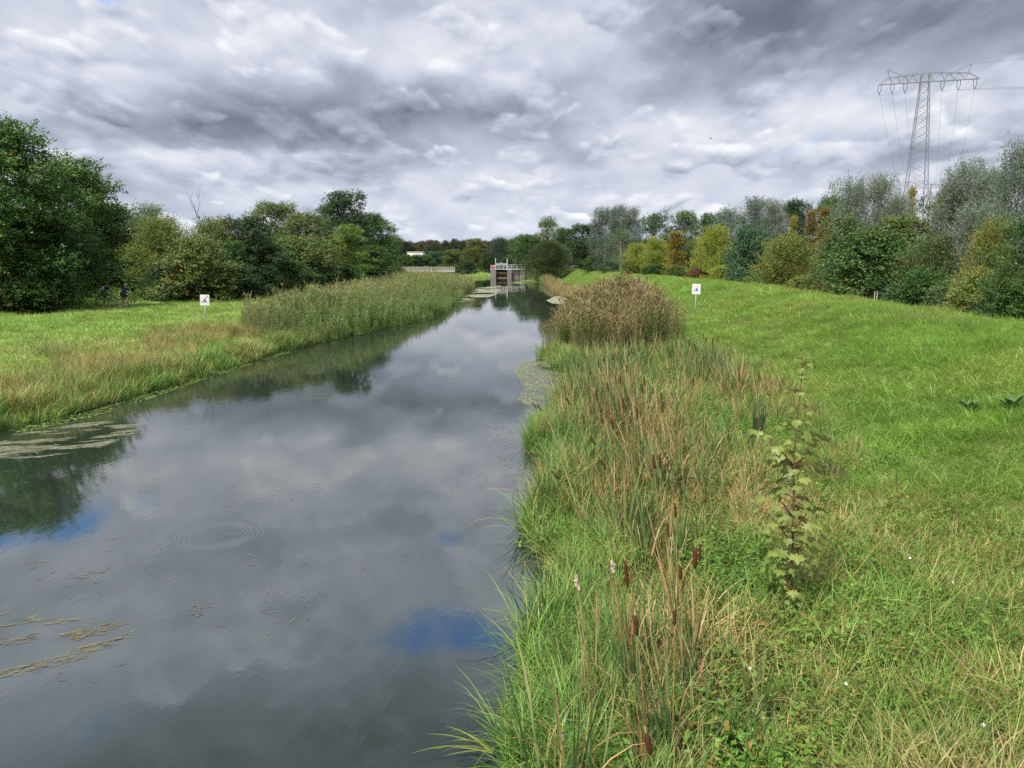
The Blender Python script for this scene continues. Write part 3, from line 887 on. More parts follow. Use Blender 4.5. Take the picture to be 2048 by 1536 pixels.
for sd in (14, 15, 16):
    kind('poplar', 11, 5, .6, column, 44, .78, 52, 16, .125, .85, asp=.6, spread=.45, seed=sd + 50, limb_r=.12, upw=1.9, mats=M_silver, bark=M_pale_bark, lobe_flat=1.3)
for sd in (17, 18):
    kind('cone', 9, 3.2, .4, cone, 26, .62, 42, 12, .13, .45, asp=.55, spread=.5, seed=sd + 60, limb_r=.08, upw=.7)
kind('willow', 9, 12, .5, bushp, 80, 1.35, 90, 13, .2, .95, asp=.26, spread=.22, seed=99, limb_r=.2, upw=.55)
kind('sparse', 8, 4.5, 2.0, oval, 13, .55, 16, 9, .16, .6, asp=.6, spread=.6, seed=121, limb_r=.09, upw=.9)
kind('slender', 9, 3.4, .8, oval, 26, .5, 26, 9, .10, .55, asp=.5, spread=.5, seed=131, limb_r=.07, upw=.9, bark=M_pale_bark)

# a bare dead tree
def bare(seed):
    r = random.Random(seed); mb = MB()
    def grow(p, d, L, rad, lev):
        q = p; pts = [p]
        for i in range(4):
            d = (d + Vector((r.uniform(-.18, .18), r.uniform(-.18, .18), r.uniform(-.02, .14)))).normalized()
            q = q + d * L / 4; pts.append(q)
        mb.tube([tuple(v) for v in pts], np.linspace(rad, rad * .45, 5), 5)
        if lev:
            for i in range(3 if lev > 1 else 4):
                b = pts[r.choice([2, 3, 4])]
                s = Vector((r.uniform(-1, 1), r.uniform(-1, 1), r.uniform(.3, 1.2))).normalized()
                grow(b, (d * .9 + s * .8).normalized(), L * r.uniform(.4, .7), rad * .45, lev - 1)
    grow(Vector((0, 0, -.2)), Vector((0, 0, 1)), 7.5, .17, 3)
    me = mb.mesh('bare_branches', M_bark, smooth=True); me['top'] = max(v.co.z for v in me.vertices); return me


BARE = [bare(3), bare(8)]
_cnt = {}


def tree(kd, u, vtop, y, wpx, col, label, cat='tree', group=None, name=None, aut=.12, z0=None, x=None):
    """one tree whose top shows near pixel row vtop when it stands y metres away"""
    X, _, ztop = on_y(u, vtop, y)
    zb = gz(X, y) if z0 is None else z0
    Hh = max(.8, ztop - zb); Wd = wpx / FPX * y
    i = _cnt.get(kd, 0); _cnt[kd] = i + 1
    r = random.Random(int(u * 7 + y * 13))
    e = empty(name or ('shrub' if kd in ('bush', 'feathery') else 'tree'), (X, y, zb), label, cat, group, rz=r.uniform(0, 6.28))
    if kd == 'bare':
        o = child('branches', BARE[i % 2], e); q = Hh / BARE[i % 2]['top']; e.scale = (q, q, q)
        return e
    cm, tm, H0, W0 = KIND[kd][i % len(KIND[kd])]
    e.scale = (Wd / W0 * r.uniform(.95, 1.05), Wd / W0 * r.uniform(.95, 1.05), Hh / H0)
    child('crown' if kd not in ('bush', 'feathery') else 'foliage', cm, e, tuple(col) + (aut,))
    child('trunk' if kd not in ('bush', 'feathery') else 'stems', tm, e)
    return e


# leaf colours
DK = (.020, .042, .015); GR = (.034, .068, .018); MG = (.046, .092, .022); LG = (.085, .135, .028)
OL = (.060, .088, .024); OY = (.086, .112, .026); YG = (.125, .150, .022); GO = (.21, .18, .026); OR = (.135, .115, .030)
SI = (.090, .128, .078); SG = (.060, .098, .055); BG = (.030, .066, .031); BR = (.105, .062, .026); TE = (.055, .085, .03)

_l = lambda c, k=1.8: tuple(min(.6, q * k) for q in c)
DK, GR, MG, LG, OL, OY, YG, TE, BG = [_l(c) for c in (DK, GR, MG, LG, OL, OY, YG, TE, BG)]
GO, OR, SI, SG, BR = [_l(c, 1.15) for c in (GO, OR, SI, SG, BR)]
GL = 'trees along the left bank'; GRt = 'trees behind the dike'; GB = 'shrubs below the trees'
# left side, front to back
for a in [
    ('maple', -10, 238, 54, 285, MG, 'tallest leafy maple, cut by the left edge of the photo', .20),
    ('maple', 128, 312, 73, 225, MG, 'big green maple with airy crown rising behind the two cyclists', .22),
    ('maple', 60, 420, 55, 260, GR, 'lower dark green maple in front of the tallest one at the left edge', .10),
    ('maple', 205, 402, 80, 165, GR, 'dark green maple standing behind the right-hand cyclist', .10),
    ('poplar', 295, 405, 88, 95, GR, 'narrow upright grey-green poplar behind the golden olive tree', .05),
    ('feathery', 315, 428, 72, 165, OY, 'golden olive tree between the big maple and the bare dead branches', .35),
    ('sparse', 345, 425, 74, 60, OL, 'thin open-crowned tree beside the golden olive tree', .3),
    ('bush', 390, 470, 68, 170, OL, 'olive brown bushy tree below the bare dead branches', .38),
    ('feathery', 425, 432, 78, 130, OY, 'yellow-olive tree just right of the bare dead branches', .42),
    ('broadleaf', 490, 432, 80, 150, DK, 'dark green round tree between yellow-olive and dome-shaped trees', .16),
    ('broadleaf', 548, 402, 104, 130, OL, 'dome-shaped olive tree rising above the left row', .22),
    ('broadleaf', 610, 425, 100, 120, OL, 'olive tree with thin twiggy top left of the tallest dark tree', .3),
    ('oval', 650, 405, 118, 60, GR, 'small dark tuft-topped tree leaning against the tallest dark tree', .1),
    ('broadleaf', 688, 380, 120, 135, DK, 'tallest dark ragged-topped tree of the middle left row', .16),
    ('broadleaf', 742, 425, 132, 100, GR, 'green tree on the shoulder right of the tallest dark tree', .1),
    ('oval', 768, 440, 150, 75, MG, 'fresh green tree near the far end of the left row', .1),
    ('broadleaf', 782, 470, 165, 60, GR, 'last dark green tree of the left row by the footbridge', .08),
    ('oval', 693, 448, 108, 95, LG, 'bright yellow-green tree standing in front of the dark left row', .2),
    ('feathery', 655, 490, 104, 75, OY, 'small orange-yellow tree left of the bright yellow-green tree', .5),
    ('bush', 590, 470, 92, 150, OL, 'olive shrub mass in front of the dome-shaped olive tree', .3),
    ('bush', 535, 480, 84, 130, GR, 'dark shrub in front of the dark round tree on the left', .2),
    ('broadleaf', 740, 490, 118, 100, GR, 'low green tree beside the far footpath', .1),
    ('broadleaf', 440, 480, 76, 120, GR, 'dense green tree directly behind the left warning sign', .2),
]:
    k_, u_, v_, y_, w_, c_, l_, au = a
    tree(k_, u_, v_, y_, w_, c_, l_, 'tree', GL, aut=au * .35)
for u_, v_, y_, l_ in [(393, 372, 82, 'bare dead tree with forked grey branches above the olive bushes'), (597, 425, 99, 'bare pale twigs of a dead tree beside the dome-shaped olive tree')]:
    tree('bare', u_, v_, y_, 0, None, l_, 'dead tree', name='dead_tree')
for i, (u_, v_, y_, w_, c_, l_) in enumerate([
    (-30, 500, 52, 150, GR, 'dark green shrub at the left edge below the maples'),
    (40, 545, 53, 110, DK, 'low dark shrub left of the cyclists at the foot of the maples'),
    (112, 535, 68, 115, GR, 'mid green shrub between the left edge and the cyclists'),
    (192, 520, 72, 110, MG, 'fresh green shrub directly behind the cyclist with the backpack'),
    (250, 512, 72, 110, MG, 'leafy shrub just right of the cyclist with bare arms'),
    (335, 520, 68, 110, DK, 'dark shrub below the golden olive tree'),
    (400, 530, 68, 100, DK, 'shadowy shrub behind the left warning sign'),
    (465, 520, 72, 110, DK, 'dark shrub right of the left warning sign'),
    (525, 525, 78, 100, DK, 'dark shrub above the nearest end of the reed bed'),
    (580, 520, 85, 100, GR, 'green shrub behind the middle of the reed bed'),
    (635, 525, 92, 90, DK, 'dark shrub below the small orange-yellow tree'),
    (690, 525, 102, 90, GR, 'green shrub below the bright yellow-green tree'),
    (735, 528, 115, 80, DK, 'dark shrub beside the far footpath'),
    (772, 528, 135, 60, GR, 'small shrub where the far footpath bends'),
]):
    tree('bush', u_, v_, y_, w_, c_, l_, 'shrub', GB, aut=.03)

# right side, far to near
for a in [
    ('broadleaf', 1060, 468, 250, 75, GR, 'dark green tree behind the left half of the round willow', .1),
    ('oval', 1095, 432, 262, 60, OL, 'orange-topped tree rising behind the round willow', .5),
    ('broadleaf', 1130, 455, 240, 80, GR, 'green tree behind the right half of the round willow', .12),
    ('broadleaf', 1168, 447, 215, 75, DK, 'dark oak between round willow and silver poplars', .05),
    ('poplar', 1210, 412, 165, 62, SG, 'silver-grey poplar, leftmost and widest of the far group', .05),
    ('poplar', 1238, 408, 160, 50, SG, 'tall silver-grey poplar in the middle of the far group', .05),
    ('poplar', 1264, 412, 158, 50, SG, 'dark silvery poplar at the right of the far group', .05),
    ('slender', 1243, 455, 128, 60, TE, 'slender young tree with pale stem before the far poplars', .2),
    ('oval', 1310, 425, 150, 70, GR, 'green tree right behind the far silver poplars', .1),
    ('sparse', 1332, 412, 150, 50, SG, 'thin grey open-crowned tree above the yellow bushes', .1),
    ('broadleaf', 1370, 420, 150, 80, TE, 'green round tree behind the golden narrow tree', .2),
    ('broadleaf', 1420, 425, 140, 80, GR, 'dark green tree left of the grey willow-like poplar', .1),
    ('feathery', 1275, 485, 124, 60, YG, 'yellow-green bushy tree, first right of the slender young tree', .3),
    ('feathery', 1312, 472, 118, 72, YG, 'yellow-green bushy tree left of the golden narrow tree', .3),
    ('cone', 1352, 462, 110, 46, GO, 'narrow golden tree between the yellow-green bushes', .5),
    ('feathery', 1388, 480, 112, 60, TE, 'olive green bushy tree right of the golden narrow tree', .25),
    ('feathery', 1432, 448, 100, 105, YG, 'large yellow-green bushy tree behind the right warning sign', .28),
    ('poplar', 1460, 412, 128, 70, SG, 'grey-green poplar behind the large yellow-green bushy tree', .05),
    ('poplar', 1515, 392, 116, 85, SG, 'grey poplar above the dark green shrub between the yellowish bushes', .08),
    ('poplar', 1550, 398, 112, 60, SI, 'pale silver poplar left of the dark oak', .1),
    ('bush', 1505, 445, 84, 118, BG, 'dark green shrub between two yellowish bushes', .06),
    ('broadleaf', 1590, 398, 140, 90, DK, 'dark oak behind the orange cone-shaped trees', .05),
    ('cone', 1588, 430, 88, 28, GO, 'small narrow gold-topped tree left of the orange trees', .35),
    ('cone', 1624, 418, 86, 42, OR, 'orange-brown cone-shaped tree, left one of the pair', .45),
    ('cone', 1650, 412, 84, 42, OR, 'orange-brown cone-shaped tree, right one of the pair', .5),
    ('broadleaf', 1665, 392, 100, 90, GR, 'green tree behind the orange-brown pair', .1),
    ('sparse', 1668, 352, 92, 46, TE, 'sparse see-through tree standing out above its neighbours', .2),
    ('feathery', 1578, 468, 70, 150, OY, 'wide olive-gold bush right of the dark green shrub between the yellowish bushes', .3),
    ('poplar', 1712, 350, 66, 84, SI, 'silver-leaved poplar left of the pylon', .05),
    ('poplar', 1765, 346, 64, 88, SI, 'silver-leaved poplar nearest the foot of the pylon', .05),
    ('poplar', 1800, 385, 62, 70, SI, 'lower pale silver poplar below the pylon', .08),
    ('cone', 1826, 372, 72, 30, GO, 'yellow narrow tree at the foot of the pylon', .45),
    ('sparse', 1865, 378, 76, 95, DK, 'dark crooked tree in front of the pylon', .0),
    ('broadleaf', 1690, 430, 62, 130, TE, 'mid green tree below the left silver-leaved poplar', .2),
    ('bush', 1745, 455, 53, 225, GR, 'very large dark green rounded shrub on the dike shoulder', .1),
    ('broadleaf', 1800, 430, 58, 150, OL, 'olive-topped tree behind the very large dark shrub', .3),
    ('broadleaf', 1905, 372, 56, 110, OL, 'olive tree left of the tall silver pair at the right', .3),
    ('poplar', 1935, 312, 54, 95, SI, 'tall silver-leaved poplar right of the pylon', .06),
    ('poplar', 1985, 330, 52, 85, SI, 'second tall silver-leaved poplar right of the pylon', .06),
    ('poplar', 2042, 278, 43, 95, SG, 'tall dark silvery tree cut by the right edge', .06),
    ('poplar', 1960, 400, 47, 110, SI, 'grey leafy poplar in front of the tall silver pair', .12),
    ('feathery', 1870, 465, 48, 160, TE, 'olive green bush right of the very large dark shrub', .35),
    ('feathery', 1990, 432, 42, 120, OY, 'yellow autumn tree near the right edge', .5),
    ('oval', 2056, 425, 35, 130, GR, 'dark green dense tree at the right edge of the photo', .03),
    ('oval', 2120, 380, 36, 160, GR, 'dark green tree just beyond the right edge', .05),
]:
    k_, u_, v_, y_, w_, c_, l_, au = a
    if u_ > 2100: continue
    tree(k_, u_, v_, y_, w_, c_, l_, 'tree', GRt, aut=au * .5)
tree('willow', 1097, 481, 196, 102, (.062, .095, .034), 'round ball-shaped willow on the far right bank beside the sluice', 'tree', name='willow_tree', aut=.0)
for u_, v_, y_, w_, c_, au, l_ in [
    (1190, 510, 170, 50, GR, .1, 'green shrub at the foot of the far silver poplars'),
    (1225, 520, 150, 60, SG, .1, 'grey-green shrub left of the slender young tree'),
    (1268, 520, 125, 55, TE, .2, 'low shrub below the first yellow-green bushy tree'),
    (1310, 528, 116, 60, GR, .15, 'dark low shrub below the yellow-green bushes'),
    (1355, 530, 108, 55, OL, .3, 'low olive shrub below the golden narrow tree'),
    (1398, 535, 100, 62, BR, .3, 'reddish brown bramble behind the right warning sign'),
    (1445, 530, 92, 75, YG, .25, 'low yellow-green shrub right of the reddish brown bramble'),
    (1490, 540, 82, 80, BG, .1, 'low dark shrub below the dark green shrub between the yellowish bushes'),
    (1545, 535, 74, 90, TE, .25, 'olive shrub on the dike left of the wide olive-gold bush'),
    (1610, 550, 66, 90, OY, .3, 'low olive-gold shrub below the wide olive-gold bush'),
    (1655, 568, 60, 80, BR, .2, 'brownish bramble left of the very large dark shrub'),
    (1790, 545, 50, 110, DK, .05, 'dark shrub behind the two fence posts'),
    (1850, 535, 46, 130, GR, .1, 'mixed green shrub right of the fence posts'),
    (1905, 555, 42, 120, TE, .35, 'shrub with yellowing leaves near the right edge'),
    (1965, 535, 39, 140, OY, .4, 'yellowing shrub below the yellow autumn tree'),
    (2030, 560, 35, 130, GR, .05, 'dark green shrub in the right corner of the tree line'),
]:
    tree('bush', u_, v_, y_, w_, c_, l_, 'shrub', 'shrubs behind the dike', aut=au * .35)

# beyond the sluice and footbridge
for k_, u_, v_, y_, w_, c_, au, l_ in [
    ('broadleaf', 952, 476, 320, 52, OL, .42, 'rust-tinged round tree behind the far green embankment'),
    ('willow', 1002, 474, 330, 60, (.075, .10, .06), 0, 'grey-green willow behind the sluice'),
    ('broadleaf', 1040, 472, 300, 55, GR, .08, 'dark green tree between sluice and round willow'),
    ('bush', 935, 520, 272, 45, DK, .02, 'dark round bush at the right end of the footbridge'),
    ('broadleaf', 905, 498, 345, 48, OL, .25, 'brownish green tree behind the right half of the footbridge'),
    ('broadleaf', 868, 502, 350, 50, BG, .05, 'blue-green tree behind the middle of the footbridge'),
    ('bush', 812, 507.8, 330, 45, GR, .1, 'small dark tree left below the white building'),
    ('bush', 832, 508.6, 332, 45, DK, .1, 'small dark tree below the middle of the white building'),
    ('bush', 851, 507, 334, 45, GR, .1, 'small dark tree right below the white building'),
    ('broadleaf', 978, 505, 300, 40, DK, .03, 'low dark tree left behind the sluice'),
    ('bush', 1015, 512, 275, 50, DK, .03, 'dark shrub straight behind the sluice posts'),
    ('bush', 1048, 515, 268, 45, DK, .03, 'dark shrub behind the right end of the sluice'),
    ('bush', 1165, 515, 235, 45, DK, .03, 'dark shrub behind the grey railing on the dike'),
]:
    tree(k_, u_, v_, y_, w_, c_, l_, 'tree' if k_ != 'bush' else 'shrub', 'trees beyond the sluice', aut=au * .5)
far_meshes = []
for k_ in ('broadleaf', 'oval'):
    for cm, tm, h_, w_ in KIND[k_][:2]:
        q = cm.copy(); q.materials.clear(); q.materials.append(M_far); far_meshes.append(q)
C_far = make_collection('far tree kinds', far_meshes)
px_, py_ = [], []
for i in range(900):
    y_ = U(370, 620); x_ = U(-.62, .62) * y_
    px_.append(x_); py_.append(y_)
for i in range(160):
    y_ = U(150, 360); s_ = U(0, 1)
    x_ = -U(42, 75) - .12 * y_ if s_ < .5 else U(34, 75) + .05 * y_
    px_.append(x_); py_.append(y_)
px_ = np.array(px_); py_ = np.array(py_); k_ = len(px_)
zz = np.full(k_, 1.2); sc = U(.9, 1.25, k_)
scl = np.stack([sc, sc, np.interp(py_, [150, 370, 440, 620], [.55, .95, 1.05, 1.5]) * U(.85, 1.1, k_)], 1)
scatter('far_wood', np.stack([px_, py_, zz], 1), np.stack([zz * 0, zz * 0, U(0, 6.28, k_)], 1), scl, rng.integers(0, 4, k_), U(0, 1, k_), U(.3, .7, k_), C_far, 'dense far-off wood closing the view behind sluice and footbridge', 'woodland')
# ------------------------------------------------------------------ built things
M_conc = plain_mat('weathered concrete', (.20, .19, .175), .9, .15, var=.45, scale=2.5, bump=.3)
M_white = plain_mat('white painted steel', (.42, .42, .40), .6, .3, var=.35, scale=1.2)
M_galv = plain_mat('galvanised steel', (.36, .38, .40), .45, .5, metal=.3, var=.15, scale=8)
M_lattice = plain_mat('grey lattice steel', (.16, .17, .19), .55, .4, var=.15, scale=.5)
M_wire = plain_mat('wire', (.12, .13, .15), .6, .3, var=.05)
M_ins = plain_mat('dark insulator glaze', (.06, .06, .07), .3, .5, var=.1)
M_red = plain_mat('red board', (.50, .055, .04), .5, .3, var=.12)
M_panel = plain_mat('white sign face', (.62, .62, .60), .5, .3, var=.12, scale=4)
M_blue = plain_mat('blue sign ink', (.02, .05, .38), .4, .3, var=.05)
M_pale = plain_mat('pale blue sign ink', (.42, .52, .74), .4, .3, var=.05)
M_sred = plain_mat('red sign ink', (.50, .04, .05), .4, .3, var=.05)
M_yel = plain_mat('yellowed sign line', (.70, .60, .42), .5, .3, var=.05)
M_wood = plain_mat('grey wood', (.27, .25, .22), .9, .1, var=.35, scale=10, bump=.4)
M_deck = plain_mat('bridge deck', (.36, .35, .31), .8, .2, var=.15, scale=1.5)
M_fence = plain_mat('grey railing', (.33, .38, .40), .5, .4, var=.1)


def at_px(u, v, y):
    return np.array(on_y(u, v, y))


# sluice across the far end of the river
D = 246.0
wx = lambda u: on_y(u, 550, D)[0]
wz = lambda v: on_y(1000, v, D)[2]
e = empty('sluice', (wx(1015), D, 0), 'grey concrete sluice with railings and two tall white posts across the far river', 'sluice')
ox = wx(1015)
def part(name, fn, mat, lab=None, parent=e):
    mb = MB(); fn(mb); o = mb.obj(name, mat, parent); 
    if lab: o['label'] = lab
    return o
def pier(u0, u1, vt, d0=-1.2, d1=2.6):
    def f(mb):
        x0, x1 = wx(u0) - ox, wx(u1) - ox; z1 = wz(vt)
        mb.box(((x0 + x1) / 2, (d0 + d1) / 2, z1 / 2 - .5), (x1 - x0, d1 - d0, z1 + 1))
        mb.box(((x0 + x1) / 2, (d0 + d1) / 2, z1 - .12), (x1 - x0 + .16, d1 - d0 + .16, .3))
        for k in range(3): mb.box((x0 + (x1 - x0) * (.2 + .3 * k), d0 - .04, z1 * .42), (.12, .1, z1 * .8))
    return f
for a in [(981, 992), (1015, 1023), (1040, 1050)]:
    part('pier', pier(a[0], a[1], 539 if a[0] < 1039 else 541), M_conc)
def deck(mb):
    x0, x1 = wx(981) - ox, wx(1051) - ox
    mb.box(((x0 + x1) / 2, .6, wz(538.2)), (x1 - x0, 1.9, .26))
part('walkway', deck, M_white)
def rail(u0, u1, vt, posts):
    def f(mb):
        x0, x1 = wx(u0) - ox, wx(u1) - ox; zt = wz(vt); zb = wz(537.4)
        for yy in (-.3, 1.5):
            for q in (0, .5): mb.box(((x0 + x1) / 2, yy, zt + (zb - zt) * q), (x1 - x0, .12, .12))
            for p in posts:
                mb.box((wx(p) - ox, yy, (zt + zb) / 2), (.14, .14, zt - zb + .12))
    return f
part('railing', rail(982, 1016, 530.5, [982, 990, 998, 1006, 1015.5]), M_white)
part('railing', rail(1018, 1050, 529.5, [1018, 1023, 1033.5, 1043.5, 1049]), M_white)
for u in (991.2, 1014.3):
    part('post', lambda mb, u=u: mb.box((wx(u) - ox, -.42, (wz(516.5) + wz(541)) / 2), (.26, .2, wz(516.5) - wz(541))), M_white)
def gear(mb):
    x0, x1 = wx(992) - ox, wx(1014) - ox
    mb.box(((x0 + x1) / 2, -.4, wz(528.3)), (x1 - x0, .25, .5))
    mb.box(((x0 + x1) / 2 - .05, -.4, wz(526.9)), (.5, .4, .5))
    mb.box(((x0 + x1) / 2, -.45, wz(531.6)), (x1 - x0, .12, .14))
part('hoist_beam', gear, M_galv)
part('warning_board', lambda mb: mb.box((wx(988) - ox, -.5, wz(533.6)), (1.05, .08, .85)).box((wx(988) - ox, -.56, wz(533.6)), (.7, .05, .12), m=1), [M_red, M_panel], 'red board with a pale bar')
def gate(u0, u1, vt, nb):
    def f(mb):
        x0, x1 = wx(u0) - ox, wx(u1) - ox; z1 = wz(vt)
        for k in range(nb): mb.box((x0 + (x1 - x0) * (k + .5) / nb, .8, z1 / 2), ((x1 - x0) / nb * .45, .12, z1))
        mb.box(((x0 + x1) / 2, .9, z1 * .5), (x1 - x0, .12, .22)); mb.box(((x0 + x1) / 2, .92, z1 * .92), (x1 - x0, .12, .16))
    return f
part('gate', gate(1024, 1039, 542, 6), M_white, 'white barred gate')
part('gate', lambda mb: mb.box(((wx(992.5) + wx(1014.5)) / 2 - ox, 1.6, wz(542)), (wx(1014.5) - wx(992.5), .25, .9)), plain_mat('dark gate steel', (.05, .06, .06)), 'dark raised gate')
part('sill', lambda mb: mb.box(((wx(992) + wx(1040)) / 2 - ox, .2, .06), (wx(1040) - wx(992), 1.4, .5)), plain_mat('rusty sill', (.13, .10, .085), .9))
# reeds seen through the sluice
x, y = pts_in(-6, 3, 248.6, 252, 12)
put('reeds', x, y, C_reed, 7, .85, .6 + 0 * x, 'straw-coloured reeds seen through the openings of the sluice', 'reeds', flat_on=-.1)
x, y = pts_in(3.8, 9.5, 205, 243, 2.5, lambda x, y: (water_d(x, y) > -.6) & (water_d(x, y) < 3))
put('reeds', x, y, C_reed, 7, .95, .22 + .5 * (nz(x, y, .3, 1) - .4), 'blue-green reeds between sluice and round willow', 'reeds', flat_on=-.1)

# footbridge over the side arm
D = 262.0
a0, a1 = on_y(798, 540, D), on_y(909, 540, D)
e = empty('footbridge', (a0[0], D, 1.6), 'pale footbridge with slim railing crossing the side channel far left', 'footbridge')
Lb = a1[0] - a0[0]; zdk = on_y(800, 542, D)[2] - 1.6; zrl = on_y(800, 534.3, D)[2] - 1.6
part('deck', lambda mb: mb.box((Lb / 2, 1, zdk - .1), (Lb, 2.4, .42)), M_deck, parent=e)
for yy in (-.1, 2.1):
    def rl(mb, yy=yy):
        mb.box((Lb / 2, yy, zrl), (Lb, .14, .16)); mb.box((Lb / 2, yy, (zrl + zdk) / 2), (Lb, .06, .09))
        mb.box((Lb / 2, yy, zdk + .28), (Lb, .06, .08))
        for k in range(27): mb.box((Lb * k / 26, yy, (zrl + zdk) / 2), (.08, .08, zrl - zdk))
        for k in range(90): mb.box((Lb * (k + .5) / 90, yy, (zrl + zdk) / 2), (.02, .02, zrl - zdk - .2))
    part('railing', rl, M_deck, parent=e)
for k in (.06, .5, .94):
    part('pillar', lambda mb, k=k: mb.box((Lb * k, 1, zdk - 1.2), (.5, 2.0, 2.4)), M_conc, parent=e)

# grey railing on the far end of the dike
D = 232.0
p0, p1 = on_y(1130, 540.5, D), on_y(1156, 540.5, D)
e = empty('railing', (p0[0], D, p0[2]), 'grey metal railing on the dike right of the round willow', 'railing')
Lr = p1[0] - p0[0]; hr = on_y(1130, 531.5, D)[2] - p0[2]
def frm(mb):
    mb.box((Lr / 2, 0, hr), (Lr, .12, .13)); mb.box((Lr / 2, 0, .25), (Lr, .08, .1))
    for k in range(14): mb.box((Lr * (k + .5) / 14, 0, hr / 2 + .1), (.05, .05, hr - .2))
part('rail', frm, M_fence, parent=e)
for k in (0, .5, 1): part('post', lambda mb, k=k: mb.box((Lr * k, 0, hr / 2 - .2), (.13, .13, hr + .4)), M_white if k == 1 else M_fence, parent=e)
D = 238.0
p0, p1 = on_y(930, 543, 300), on_y(978, 543, 300)

# flat white building between the far trees
D = 365.0
b0, b1 = on_y(814, 504.5, D), on_y(846, 504.5, D)
e = empty('building', ((b0[0] + b1[0]) / 2, D, 1), 'white flat-roofed building glimpsed through the trees behind the footbridge', 'building')
hb = b0[2] - 1
part('wall', lambda mb: mb.box((0, 4, hb / 2), (b1[0] - b0[0], 8, hb)), plain_mat('white render', (.74, .74, .72), .8, .2, var=.06, scale=.5), parent=e)
part('roof', lambda mb: mb.box((0, 4, hb + .12), (b1[0] - b0[0] + .5, 8.5, .25)), plain_mat('grey roof edge', (.5, .5, .5), .7, var=.1), parent=e)
for k in range(4): part('window', lambda mb, k=k: mb.box((-3 + 2.0 * k, -.02, hb - 1.9), (1.1, .08, 1.2)), plain_mat('dark window glass', (.03, .04, .05), .1, .5), parent=e)

# ------------------------------------------------------------------ warning signs
def sign(u, vb, z, vt, wpx, hpx, label, kind_, lean):
    X, y = hit(u, vb)
    zb = gz(X, y)
    k = y / FPX
    w, h = wpx * k, hpx * k
    top = on_y(u, vt, y)[2] - zb
    e = empty('warning_sign', (X, y, zb), label, 'sign', 'warning signs on the banks')
    e.rotation_euler = (0, lean, math.atan2(-X, y) * .6)
    mb = MB(); mb.tube([(0, .045, -.4), (0, .045, top - .05)], [.033, .033], 10); mb.obj('pole', M_galv, e, smooth=True)
    for q in (.25, .75):
        mb = MB(); mb.box((0, .03, top - h * q), (.16, .05, .045)); mb.obj('clamp', M_galv, e)
    zc_ = top - h / 2
    mb = MB(); mb.box((0, 0, zc_), (w, .012, h)); p = mb.obj('panel', M_panel, e)
    mb = MB(); mb.box((0, .008, zc_), (w + .02, .006, h + .02)); mb.obj('panel_edge', M_galv, p)
    def q(a, b): return (a * w, 0, zc_ + b * h)
    def flat(name, polys, mat, dy):
        mb = MB()
        for P in polys:
            V = [(x_ * w, -.006 - dy, zc_ + z_ * h) for x_, z_ in P] + [(x_ * w, -.005, zc_ + z_ * h) for x_, z_ in P]
            c = len(P)
            if c == 4: mb.add(V, [(0, 1, 2, 3)] + [(i, i + 4, (i + 1) % 4 + 4, (i + 1) % 4) for i in range(4)])
            else: mb.add(V, [(i, i + 3, (i + 1) % 3 + 3, (i + 1) % 3) for i in range(3)], [(0, 1, 2)])
        mb.obj(name, mat, p)
    if kind_ == 0:
        flat('pictogram', [[(-.42, -.20), (.42, -.20), (.42, -.165), (-.42, -.165)], [(-.10, -.17), (.12, -.17), (.08, .06), (-.06, .06)], [(.12, -.17), (.24, -.17), (.12, -.06)]], M_blue, .004)
        flat('figure', [[(-.06, .07), (.08, .07), (.05, .16), (-.03, .16)], [(-.3, .12), (-.06, .19), (-.06, .215), (-.3, .15)], [(.08, .08), (.26, .10), (.26, .125), (.08, .12)], [(-.05, .17), (.0, .17), (-.02, .3)]], M_pale, .003)
    else:
        flat('pictogram', [[(-.42, -.20), (.42, -.20), (.42, -.165), (-.42, -.165)], [(-.12, -.17), (.14, -.17), (.14, .10), (.06, .10)]], M_blue, .004)
        flat('figure', [[(.16, -.16), (.34, -.16), (.34, .10), (.16, .10)], [(-.40, .20), (-.05, .32), (-.05, .345), (-.40, .225)], [(-.3, .10), (.0, .25), (.0, .275), (-.3, .125)]], M_pale, .003)
    flat('bar', [[(-.40, -.215), (-.33, -.215), (.42, .42), (.35, .42)]], M_sred, .007)
    flat('text_line', [[(-.4, -.32), (.36, -.32), (.36, -.29), (-.4, -.29)], [(-.4, -.40), (.36, -.40), (.36, -.37), (-.4, -.37)]], M_yel, .003)
    return e


sign(411, 647, 1.02, 589.5, 17, 21, 'white sign with red diagonal bar on a pole by the left reed bed', 0, .03)
sign(1390.5, 632, .95, 568, 16, 20, 'white sign with red diagonal bar on a pole on the right dike slope', 1, 0)

# fence posts below the right trees
for u, vb, vt, l_ in [(1748, 606, 584, 'short grey fence post, left one before the large dark shrub'), (1753, 607, 583, 'thin pale fence post, middle one before the large dark shrub'), (1783, 614, 589, 'grey fence post standing alone, right one by the tree line')]:
    X_, y_ = hit(u, vb)
    zt_ = on_y(u, vt, y_)[2]; zg = gz(X_, y_)
    mb = MB(); mb.tube([(0, 0, -.3), (0, 0, zt_ - zg)], [.03, .028], 8); mb.ball((0, 0, zt_ - zg), .03, 8, 4)
    o = mb.obj('fence_post', M_wood, loc=(X_, y_, zg)); tag(o, l_, 'fence post', 'fence posts below the right trees')

# white stone-edged spot by the path
Xp, Yp = on_z(303, 620, 1.45)

